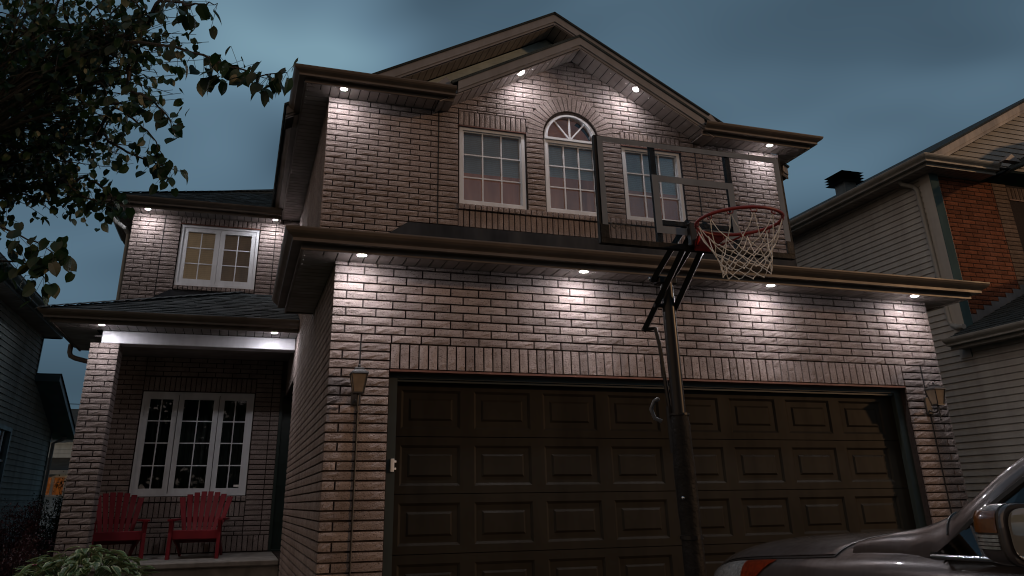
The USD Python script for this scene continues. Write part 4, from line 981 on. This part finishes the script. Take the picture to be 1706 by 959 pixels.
wl = obj('side_wall', MB().prism(ws_poly, fsr, -.2, -.013), 'siding_grey', house)
siding(ws_poly, fsr, wl, 'siding_grey', .05, .0855)
obj('corner_post', MB().cbox(NX - .022, NX + .0, NY - .05, NY + .14, 2.9, 5.56, .004), 'siding_grey', house)
obj('corner_post', MB().cbox(NX - .020, NX + .135, NY - .056, NY - .03, 2.9, 5.56, .004), 'corner_front', house)
fbr = FX(NY)
wb = obj('front_wall', MB().prism(rect(NX + .05, 3.0, 12, 5.56), fbr, -.2, -.010), 'mortar', house)
n0 = len(PIECES)
bond(rect(8.33, 3.2, 9.42, 5.56), fbr, 8.33, 9.42, 4.647, 3.2, 5.56, wb, 'red_brick', 'n', 4, 2)
bond(rect(9.42, 3.2, 9.70, 5.56), fbr, 9.42, 9.70, 4.647, 3.2, 5.56, wb, 'buff_brick', 'n', 4, 2, stack=True)
bond(rect(9.70, 3.2, 10.9, 4.2), fbr, 9.70, 10.9, 4.647, 3.2, 4.2, wb, 'buff_brick', 'n', 4, 2)
row(fbr, 9.70, 10.9, 5.33, 5.53, 16, wb, 'buff_brick', 'n')
for p in PIECES[n0:]: obj('brick', p[3], p[2], p[1])
f_ = MB(); sash(f_, fbr, 9.71, 10.8, 4.22, 5.31, .04, -.10, -.02); w = obj('window', f_, 'white_frame', house)
pane(fbr, rect(9.74, 4.25, 10.77, 5.28), w); obj('muntins', bars(fbr, 9.75, 10.76, 4.26, 5.27, 3, 3), 'white_frame', w); obj('blind', slats(fbr, 9.75, 10.76, 4.3, 5.27), 'blind', w)
obj('lintel', MB().box(9.70, 10.85, NY - .004, NY + .05, 5.312, 5.33), 'lintel_steel', house)
eave([(NX, 12), (NX, NY), (9.2, NY)], 5.565, cap='trim_grey')
eave([(8.25, 2.20), (8.25, -2.0)], 3.01, cap='trim_grey')
rakes(11.7, 7.70, 8.10, 15.4, 1.87, .535, 'n')
roof('main_roof', [[(11.7, 1.85, 7.735), (8.05, 1.85, 5.782), (8.05, 2.4, 5.782), (7.86, 2.4, 5.68), (7.86, 12, 5.68), (11.7, 12, 7.735)], [(11.7, 1.83, 7.735), (15.5, 1.83, 5.70), (15.5, 12, 5.70), (11.7, 12, 7.735)]], t=.03)
gp = Polygon([(8.55, 5.83), (14.9, 5.83), (11.7, 7.53)])
gwl = obj('gable_wall', MB().prism(gp, FX(NY + .02), -.06, -.013), 'siding_grey', house)
siding(gp, FX(NY + .02), gwl, 'siding_grey', 5.80, .0855)
ns = lambda x: 5.56 + .5 * (x - 10.0)
roof('entry_gable_roof', [[(9.35, 1.2, 5.60), (11.2, 1.2, 6.62), (11.2, 2.2, 6.62), (9.35, 2.2, 5.60)]], t=.03)
for sgn in (1,):
    obj('rake_board', MB().prism(Polygon([(9.30, 5.50), (11.2, 6.56), (11.2, 6.42), (9.30, 5.36)]), FX(1.3), -.02, .012), 'rake', house)
obj('rake_return', MB().prism(Polygon([(9.15, 5.69), (9.45, 5.69), (9.30, 5.80)]), FX(1.62), -.1, 0), 'rake', house)
roof('skirt_roof', [[(8.05, 1.80, 5.66), (9.5, 1.80, 5.66), (9.5, 2.15, 5.80), (8.05, 2.15, 5.80)]])
c, s_ = slope(.444)
lr = roof('garage_roof', [[(7.86, 2.10, 3.13), (7.86, -2.1, 3.13), (11.0, -2.1, 3.13 + .444 * 3.14), (11.0, 2.10, 3.13 + .444 * 3.14)]])
shingles(rect(-2.10, 0, 2.0, 3.1), frame((7.86, 0, 3.135), (0, -1, 0), (c, 0, s_)), lr)
for k in range(11):                                       # stepped flashing where that roof meets the brick
    x = 8.34 + k * .155; z = 3.13 + .444 * (x - 7.86)
    obj('step_flashing', MB().prism(Polygon([(x, z - .05), (x + .165, z - .0), (x + .165, z + .155), (x, z + .155)]), FX(NY), .006 + .002 * (k % 2), .012 + .002 * (k % 2)), 'grey_flashing', house)
obj('downspout', MB().tube([(8.02, 2.47, 5.62), (8.02, 2.47, 5.56), (8.04, 2.46, 5.52), (8.16, 2.38, 5.46), (8.17, 2.34, 5.40), (8.17, 2.30, 3.42), (8.17, 2.27, 3.36), (8.14, 2.16, 3.31), (8.12, 2.05, 3.30)], .034, 10), 'trim_grey', house)
# roof vent
v0, v1 = (8.62, 4.19), (9.05, 4.62)
vt = MB().box(v0[0] + .09, v1[0] - .09, v0[1] + .09, v1[1] - .09, 5.95, 6.45)
ventp = obj('roof_vent', vt, 'vent_grey', house)
for k in range(4):
    z = 6.37 + k * .052
    vv = np.array([(x, y, z) for x, y in ((v0[0] - .02, v0[1] - .02), (v1[0] + .02, v0[1] - .02), (v1[0] + .02, v1[1] + .02), (v0[0] - .02, v1[1] + .02))] + [(x, y, z + .030) for x, y in ((v0[0] + .06, v0[1] + .06), (v1[0] - .06, v0[1] + .06), (v1[0] - .06, v1[1] - .06), (v0[0] + .06, v1[1] - .06))])
    obj('louvre', MB().add(vv, [[q, (q + 1) % 4, 4 + (q + 1) % 4, 4 + q] for q in range(4)] + [[3, 2, 1, 0], [4, 5, 6, 7]]), 'vent_black', ventp)

# ---- house on the left
house = thing('siding_house', 'blue-grey sided house at the left edge with a lean-to at its back corner', 'house')
LX = -4.6
fl = frame((LX, 0, 0), (0, 1, 0), (0, 0, 1))              # faces right; plane coordinates are (y, z)
lp_ = unary_union([rect(4.7, 0, 9.7, 4.06), Polygon([(9.7, 0), (11.8, 0), (11.8, 2.60), (9.7, 3.33)])])
lw_open = rect(7.6, 1.45, 8.80, 2.36)
lwl = obj('side_wall', MB().prism(lp_.difference(lw_open), fl, -.2, -.013), 'siding_blue', house)
for pl in (rect(4.7, 0, 7.55, 4.06), rect(7.55, 0, 8.85, 1.40), rect(7.55, 2.41, 8.85, 4.06), rect(8.85, 0, 9.7, 4.06), Polygon([(9.7, 0), (11.8, 0), (11.8, 2.60), (9.7, 3.33)])):
    siding(pl, fl, lwl, 'siding_blue', math.floor(pl.bounds[1] / .0889) * .0889, .0889)
f_ = MB(); sash(f_, fl, 7.55, 8.85, 1.40, 2.41, .06, -.06, .022); w = obj('window', f_, 'corner_teal', house)
pane(fl, rect(7.6, 1.45, 8.8, 2.36), w, -.03); obj('muntins', bars(fl, 7.6, 8.8, 1.45, 2.36, 4, 2, .03, (-.028, -.01)), 'white_frame', w); room(w, fl, 7.6, 8.8, 1.45, 2.36)
eave([(LX, 9.72), (LX, 4.6)][::-1], 4.05, cap='corner_teal', over=(.30, .452))
obj('eave_end', MB().box(LX, LX + .30, 9.70, 9.722, 4.03, 4.16), 'corner_teal', house)
roof('main_roof', [[(LX + .46, 4.5, 4.19), (LX + .46, 9.75, 4.19), (LX - 4, 9.75, 6.2), (LX - 4, 4.5, 6.2)]])
obj('front_wall', MB().prism(Polygon([(LX - 4, 0), (LX, 0), (LX, 4.06), (LX - 4, 6.0)]), FX(4.7), -.2, 0), 'siding_blue', house)
obj('back_wall', MB().box(-9, LX - .01, 9.6, 9.7, 0, 4.05), 'siding_blue', house)
rs = lambda y: 3.40 - .35 * (y - 9.7)
lt = obj('lean_to_roof', MB().add([(LX - 2, 9.7, rs(9.7) + .02), (LX + .42, 9.7, rs(9.7) + .02), (LX + .42, 12.1, rs(12.1) + .02), (LX - 2, 12.1, rs(12.1) + .02), (LX - 2, 9.7, rs(9.7)), (LX + .42, 9.7, rs(9.7)), (LX + .42, 12.1, rs(12.1)), (LX - 2, 12.1, rs(12.1))], [[0, 1, 2, 3], [7, 6, 5, 4], [0, 4, 5, 1], [1, 5, 6, 2], [2, 6, 7, 3]]), 'shingle', house)
obj('rake_board', MB().prism(Polygon([(9.68, rs(9.68)), (12.1, rs(12.1)), (12.1, rs(12.1) - .11), (9.68, rs(9.68) - .11)]), frame((LX + .38, 0, 0), (0, 1, 0), (0, 0, 1)), 0, .022), 'corner_teal', lt)
obj('rake_soffit', MB().add([(LX, 9.70, rs(9.7) - .10), (LX + .38, 9.70, rs(9.7) - .10), (LX + .38, 12.08, rs(12.08) - .10), (LX, 12.08, rs(12.08) - .10)], [[0, 1, 2, 3]]).box(LX, LX + .40, 9.675, 9.70, rs(9.7) - .12, rs(9.7)), 'corner_teal', lt)
obj('corner_post', MB().box(LX - .03, LX + .025, 9.66, 9.712, 3.3, 4.05), 'corner_teal', house); obj('corner_post', MB().box(LX - .03, LX + .025, 11.76, 11.812, 0, 2.6), 'corner_teal', house)
obj('downspout', MB().tube([(LX + .25, 12.0, 2.53), (LX + .2, 11.95, 2.46), (LX + .06, 11.86, 2.38), (LX + .05, 11.84, 0)], .035, 8), 'trim_grey', house)

# ---- the house far behind, between the two
house = thing('siding_house', 'small pale house far behind, with an orange-lit window', 'house')
FY = 24.0; ff = FX(FY)
fwall = obj('wall', MB().prism(rect(-9, 0, -4, 3.40).difference(rect(-6.98, 1.55, -6.33, 2.18)), ff, -3, -.013), 'siding_white', house)
siding(rect(-9, 2.72, -4, 3.40), ff, fwall, 'siding_white', 2.72, .14)
lo = roof('lower_roof', [[(-8, 22.4, 2.27), (-5.6, 22.4, 2.27), (-5.6, 23.98, 2.74), (-8, 23.98, 2.74)]])
obj('eave_board', MB().box(-8, -5.6, 22.37, 22.40, 2.17, 2.29), 'trim_grey', lo)
roof('upper_roof', [[(-9.2, 23.6, 3.40), (-5.95, 23.6, 3.40), (-5.0, 26, 4.5), (-8.4, 26, 4.5)], [(-5.95, 23.6, 3.42), (-3.5, 23.6, 3.42), (-3.5, 26, 4.7), (-5.0, 26, 4.5)]])
f_ = MB(); sash(f_, ff, -6.98, -6.33, 1.55, 2.18, .05, -.1, .01); f_.prism(rect(-6.76, 1.55, -6.69, 2.18), ff, -.09, .012); w = obj('window', f_, 'white_frame', house)
xs = np.linspace(-6.96, -6.35, 50)
obj('curtain', MB().grid(ff(np.array([(x, z, -.2 + .03 * math.sin(x * 70)) for x in xs for z in (1.56, 2.17)])).reshape(50, 2, 3)), 'lit_curtain', w)
pane(ff, rect(-6.94, 1.59, -6.37, 2.14), w)

wire = thing('overhead_wire', 'thin dark overhead wire crossing the sky beside the left house', 'wire')
obj('cable', MB().tube([(-16, 19, 6.2), (-11, 21, 4.75), (-7, 22.5, 4.3), (-2, 25, 4.5), (4, 28, 5.4)], .012, 5), 'black_steel', wire)

# ================================================================== GROUND
obj('lawn', MB().box(-150, 150, -120, 200, -.6, -.02), 'lawn', kind='structure')
obj('driveway', MB().add([(-.6, .15, .0), (5.6, .15, .0), (5.8, -13, -.012), (-.8, -13, -.012)], [[0, 3, 2, 1]]), 'asphalt', kind='structure')
obj('road', MB().add([(-150, -13, -.008), (150, -13, -.008), (150, -20, -.008), (-150, -20, -.008)], [[0, 3, 2, 1]]), 'asphalt', kind='structure')
gx, gy = np.meshgrid(np.linspace(-4.4, -.52, 40), np.linspace(1.2, 6.2, 44), indexing='ij')
ed = np.clip(np.minimum.reduce([(gx + 4.4) / .7, (-.52 - gx) / .5 + .2, (gy - 1.2) / .9]), 0, 1)
gz = -.03 + .43 * ed * ed * (3 - 2 * ed) + .03 * (meshkit.fbm(np.stack([gx * 4, gy * 4, gx * 0], -1), 3) - .5)
obj('garden_bed', MB().grid(np.stack([gx, gy, gz], -1)), 'soil', smooth=True, kind='structure')

# ================================================================== PLANTS
pr = np.random.default_rng(21)
def leaf_mesh(L, W, pts, fold=.25, droop=.25, n=5, base=None, heart=False):
    """a leaf from the origin along +x, folded along its midrib and drooping"""
    t = np.linspace(0, 1, n + 1)
    if heart: t = np.array([0, .10, .26, .45, .64, .80, .91, 1.0]); wd = np.array([.0, .66, .95, 1.0, .84, .52, .22, .0]); n = 7
    else: wd = np.sin(np.pi * np.clip(t, 0, 1) ** .85) ** .9
    V, F = [], []
    for i in range(n + 1):
        z = -droop * L * t[i] ** 2
        x0 = t[i] * L; back = (-.16, -.05)[i - 1] * L if heart and i in (1, 2) else 0
        V += [(x0 + back, -wd[i] * W / 2, z + fold * wd[i] * W / 2), (x0, 0, z), (x0 + back, wd[i] * W / 2, z + fold * wd[i] * W / 2)]
    for i in range(n):
        a = 3 * i; F += [[a, a + 1, a + 4, a + 3], [a + 1, a + 2, a + 5, a + 4]]
    return np.array(V), np.array(F)
def rot(d, up):
    d = d / np.linalg.norm(d); s = np.cross(up, d); s /= max(np.linalg.norm(s), 1e-6); u = np.cross(d, s); return np.stack([d, s, u])
# hosta: broad leaves with cream edges in a mound
hc = np.array([-2.42, 3.40, .36])
hosta = thing('hosta', 'low mound of variegated hosta leaves in front of the porch', 'plant', hc)
def hosta_leaf(p0, d, L, W, par):
    V, F = leaf_mesh(L, W, None, fold=.30, droop=.35, n=6)
    R = rot(d, np.array([0, 0, 1.0]))
    inn = V.copy(); inn[:, 1] *= .64; inn[:, 2] = V[:, 2] * 1.0 - .30 * (np.abs(V[:, 1]) - np.abs(inn[:, 1])); inn[:, 0] = inn[:, 0] * .94 + .012
    k = obj('leaf', MB().add(V @ R + p0, F), 'hosta_cream', par)
    obj('leaf_centre', MB().add((inn + (0, 0, .0022)) @ R + p0, F), 'hosta_green', k)
hs = MB()
for k in range(230):
    a = pr.uniform(0, 2 * np.pi); r = .60 * math.sqrt(pr.uniform(0, 1)); 
    q = np.array([r * math.cos(a) * .95, r * math.sin(a) * .85, 0]); q[2] = .44 * math.sqrt(max(0, 1 - (r / .68) ** 2)) * pr.uniform(.72, 1.08)
    out = np.array([math.cos(a + pr.normal(0, .5)), math.sin(a + pr.normal(0, .5)), pr.uniform(-.35, .55)])
    L = pr.uniform(.11, .19)
    hosta_leaf(q, out, L, L * pr.uniform(.42, .55), hosta)
    if k % 3 == 0: hs.tube([(q[0] * .2, q[1] * .2, 0), q * (.6, .6, .6), q], .004, 4)
obj('stems', hs, 'hosta_green', hosta)
fl_ = thing('pink_flower', 'single small pink flower at the left edge of the hosta', 'flower', (-2.78, 3.02, .36))
obj('stem', MB().tube([(0, 0, 0), (.01, 0, .2), (0, 0, .335)], .003, 5), 'hosta_green', fl_)
for k in range(5):
    a = k * 2 * np.pi / 5; V, F = leaf_mesh(.03, .022, None, fold=.1, droop=-.2)
    obj('petal', MB().add(V @ rot(np.array([math.cos(a), math.sin(a), .3]), np.array([0, 0, 1.0])) + (0, 0, .335), F), 'pink_petal', fl_)
# dark red shrub between the houses
def shrub(name, label, base, hgt, rad, n, mat, seed, leaf=.035):
    r = np.random.default_rng(seed); t = thing(name, label, 'shrub', base)
    st, lf = MB(), MB(); tips = []
    for k in range(46):
        a = r.uniform(0, 2 * np.pi); e = rad * math.sqrt(r.uniform(.02, 1)); h_ = hgt * r.uniform(.55, 1.0) * (1 - .35 * (e / rad) ** 2)
        p = np.array([[0, 0, 0], [e * .35 * math.cos(a), e * .35 * math.sin(a), h_ * .5], [e * math.cos(a), e * math.sin(a), h_]])
        tt = np.linspace(0, 1, 7)[:, None]; c = (1 - tt) ** 2 * p[0] + 2 * tt * (1 - tt) * p[1] + tt ** 2 * p[2]
        st.tube(c, np.linspace(.010, .003, 7), 5); tips.append(c)
    for k in range(n):
        c = tips[r.integers(len(tips))]; q = c[r.integers(2, 7)] + r.normal(0, .045, 3)
        V, F = leaf_mesh(leaf * r.uniform(.7, 1.4), leaf * r.uniform(.4, .7), None, n=3)
        lf.add(V @ rot(r.normal(0, 1, 3) + (0, 0, .1), np.array([.1, .2, 1.0])) + q, F)
    obj('stems', st, 'bark', t); obj('foliage', lf, mat, t, kind='stuff')
shrub('red_shrub', 'dark reddish shrub standing between the left house and the brick pier', (-3.62, 6.1, .0), 1.45, .52, 14000, 'red_leaf', 5, .03)
shrub('red_shrub', 'lower dark shrub at the bottom left corner, in front of the taller reddish one', (-3.35, 4.4, .1), .88, .60, 7000, 'red_leaf', 6, .03)
shrub('green_shrub', 'narrow dark green shrub between the taller red shrub and the brick pier', (-3.75, 9.3, .0), 1.75, .52, 9000, 'tree_leaf', 9, .04)

# the tree overhanging from the left
tree = thing('linden_tree', 'linden tree whose dark leafy branches hang in from the top left', 'tree', (-4.3, .4, 0))
TB = np.array([-4.3, .4, 0])
tk_ = [(0, 0, 0), (.03, .02, .8), (-.02, .05, 1.7), (.04, .0, 2.6), (.10, -.05, 3.4), (.2, -.1, 4.4), (.28, -.1, 5.6), (.3, -.1, 6.8)]
obj('trunk', MB().tube(tk_, [.17, .14, .125, .115, .10, .075, .045, .02], 12), 'bark', tree, smooth=True)
CL = [((-2.7, -.58, 4.29), .9), ((-2.15, -1.02, 4.12), .75), ((-2.62, .05, 4.06), .75), ((-1.96, -1.17, 3.79), .5), ((-2.83, .59, 3.75), .6), ((-2.33, .06, 3.84), .45), ((-2.92, -.09, 4.09), .9), ((-1.85, -1.45, 3.99), .42), ((-2.96, .63, 3.49), .4), ((-2.52, .45, 3.57), .35),
      ((-3.6, -.5, 4.9), 1.2), ((-4.4, .6, 5.2), 1.4), ((-3.2, -1.2, 5.0), 1.0), ((-4.6, -.4, 4.4), 1.1), ((-3.8, .9, 5.9), 1.2), ((-4.0, .2, 6.8), .9), ((-5.2, .8, 4.2), 1.0)]
LIMB = [[(-1.99, -1.41, 3.86), (-1.58, -1.89, 3.6), (-1.34, -2.11, 3.41), (-1.14, -2.24, 3.3), (-1.0, -2.38, 3.26)], [(-2.16, -.37, 3.64), (-1.86, -.41, 3.5), (-1.6, -.45, 3.42)], [(-2.56, .25, 3.54), (-2.28, .23, 3.39), (-2.03, .04, 3.37)],
        [(-3.2, -.9, 3.1), (-2.56, -1.11, 2.74), (-2.34, -1.14, 2.65), (-2.14, -1.16, 2.54)], [(-3.2, -.8, 2.9), (-2.54, -1.03, 2.54), (-2.34, -1.08, 2.51), (-2.21, -1.09, 2.43)], [(-1.71, -1.95, 3.85), (-1.52, -2.18, 3.71), (-1.39, -2.31, 3.65)],
        [(-1.94, -1.22, 3.63), (-1.71, -1.54, 3.4), (-1.58, -1.61, 3.2)], [(-2.14, -.47, 3.86), (-1.92, -.48, 3.72), (-1.71, -.42, 3.43)], [(-2.39, .39, 3.62), (-2.19, .29, 3.44), (-2.27, .36, 3.34)]]
lr_ = np.random.default_rng(77)
LEAVES = []
def put_leaf(p, size):
    a = lr_.uniform(0, 2 * np.pi); d = np.array([math.cos(a) * .6, math.sin(a) * .6, -lr_.uniform(.2, 1.2)])
    up = np.array([lr_.normal(0, .5), -.5 + lr_.normal(0, .6), 1.0 + lr_.normal(0, .3)])
    V, F = leaf_mesh(size, size * lr_.uniform(.78, .98), None, fold=.18, droop=.2, heart=True)
    LEAVES.append((np.asarray(p) - TB, V @ rot(d, up), F))
br = MB()
def bezier(p, n=8):
    p = np.array(p, float); t = np.linspace(0, 1, n)[:, None]; return PchipInterpolator(np.linspace(0, 1, len(p)), p)(t[:, 0])
def wobble(c, s): c = c + lr_.normal(0, s, c.shape); return c
for (c, r) in CL:
    c = np.array(c); z0 = min(max(c[2] - 1.6, 2.4), 5.0); st_ = TB + (.06, -.03, z0)
    mid = (st_ + c) / 2 + (0, 0, .3)
    cv = bezier([st_, mid, c], 9); br.tube(cv - TB, np.linspace(.036, .009, 9), 7)
    nt = int((80 if c[2] < 4.35 else 26) * r * r + 14)
    for k in range(nt):
        d = lr_.normal(0, 1, 3); d /= np.linalg.norm(d); e = c + d * r * lr_.uniform(.45, 1.0) * (1, 1, .75)
        b = cv[lr_.integers(4, 9)]; tw = wobble(bezier([b, (b + e) / 2 + (0, 0, .08), e - (0, 0, .05)], 7), .012)
        br.tube(tw - TB, np.linspace(.007, .0018, 7), 4)
        for j in range(lr_.integers(7, 13)):
            q = tw[lr_.integers(2, 7)] + lr_.normal(0, .05, 3); put_leaf(q, lr_.uniform(.038, .066))
for L in LIMB:
    L = np.array(L); cv = wobble(bezier(L, 14), .006); br.tube(cv - TB, np.linspace(.010, .002, 14), 5)
    near = min(CL[:10], key=lambda q: np.linalg.norm(np.array(q[0]) - L[0]))[0]
    br.tube(bezier([near, (np.array(near) + L[0]) / 2 + (0, 0, .05), L[0]], 6) - TB, np.linspace(.014, .010, 6), 5)
    ln = np.linalg.norm(np.diff(L, axis=0), axis=1).sum()
    for k in range(int(34 * ln) + 5):
        q = cv[min(13, int(14 * lr_.uniform(0, 1) ** .8))]; e = q + lr_.normal(0, .05, 3) - (0, 0, .03)
        br.tube(np.array([q, (q + e) / 2, e]) - TB, .0014, 3); put_leaf(e, lr_.uniform(.062, .088))
obj('branches', br, 'bark', tree)
dist = [np.linalg.norm(p + TB - np.array(EYE)) for p, _, _ in LEAVES]
def inframe(p):
    q = RR @ (p + TB - np.array(EYE)); u, v = CX + FPX * q[0] / q[2], CY + FPX * q[1] / q[2]
    return 0 < u < 500 and 0 < v < 480
order = sorted(range(len(LEAVES)), key=lambda i: (not inframe(LEAVES[i][0]), dist[i]))
own = set(order[:300]); rest = MB()
for i, (p, V, F) in enumerate(LEAVES):
    if i in own: obj('leaf', MB().add(V + p, F), 'tree_leaf', tree)
    else: rest.add(V + p, F)
obj('foliage', rest, 'tree_leaf', tree, kind='stuff')

# trees across the street behind the viewer: only their reflections show, in the window panes and the car's mirror
ar = np.random.default_rng(31); far = MB()
for cx_, cy_, cz_, r in ((-9, -27, 4.0, 4.2), (-4.8, -28, 4.6, 4.4), (-1.0, -27, 3.8, 4.0), (2.8, -28, 4.6, 4.4), (7, -27.5, 3.7, 4.1), (11.5, -28.5, 4.3, 4.4), (-14, -28, 4.2, 4.3)):
    far.tube([(cx_, cy_, 0), (cx_ + .1, cy_, cz_)], [.2, .1], 7)
    for k in range(1500):
        d = ar.normal(0, 1, 3); d /= np.linalg.norm(d); q = np.array([cx_, cy_, cz_]) + d * r * ar.uniform(.2, 1.0) * (1, .7, .95)
        if q[2] < .1: continue
        V, F = leaf_mesh(.62, .5, None, n=2); far.add(V @ rot(ar.normal(0, 1, 3), np.array([.2, .1, 1.0])) + q, F)
obj('far_trees', far, 'tree_leaf', label='dark row of trees across the street, mirrored in the window panes and the car mirror', cat='trees', kind='stuff')
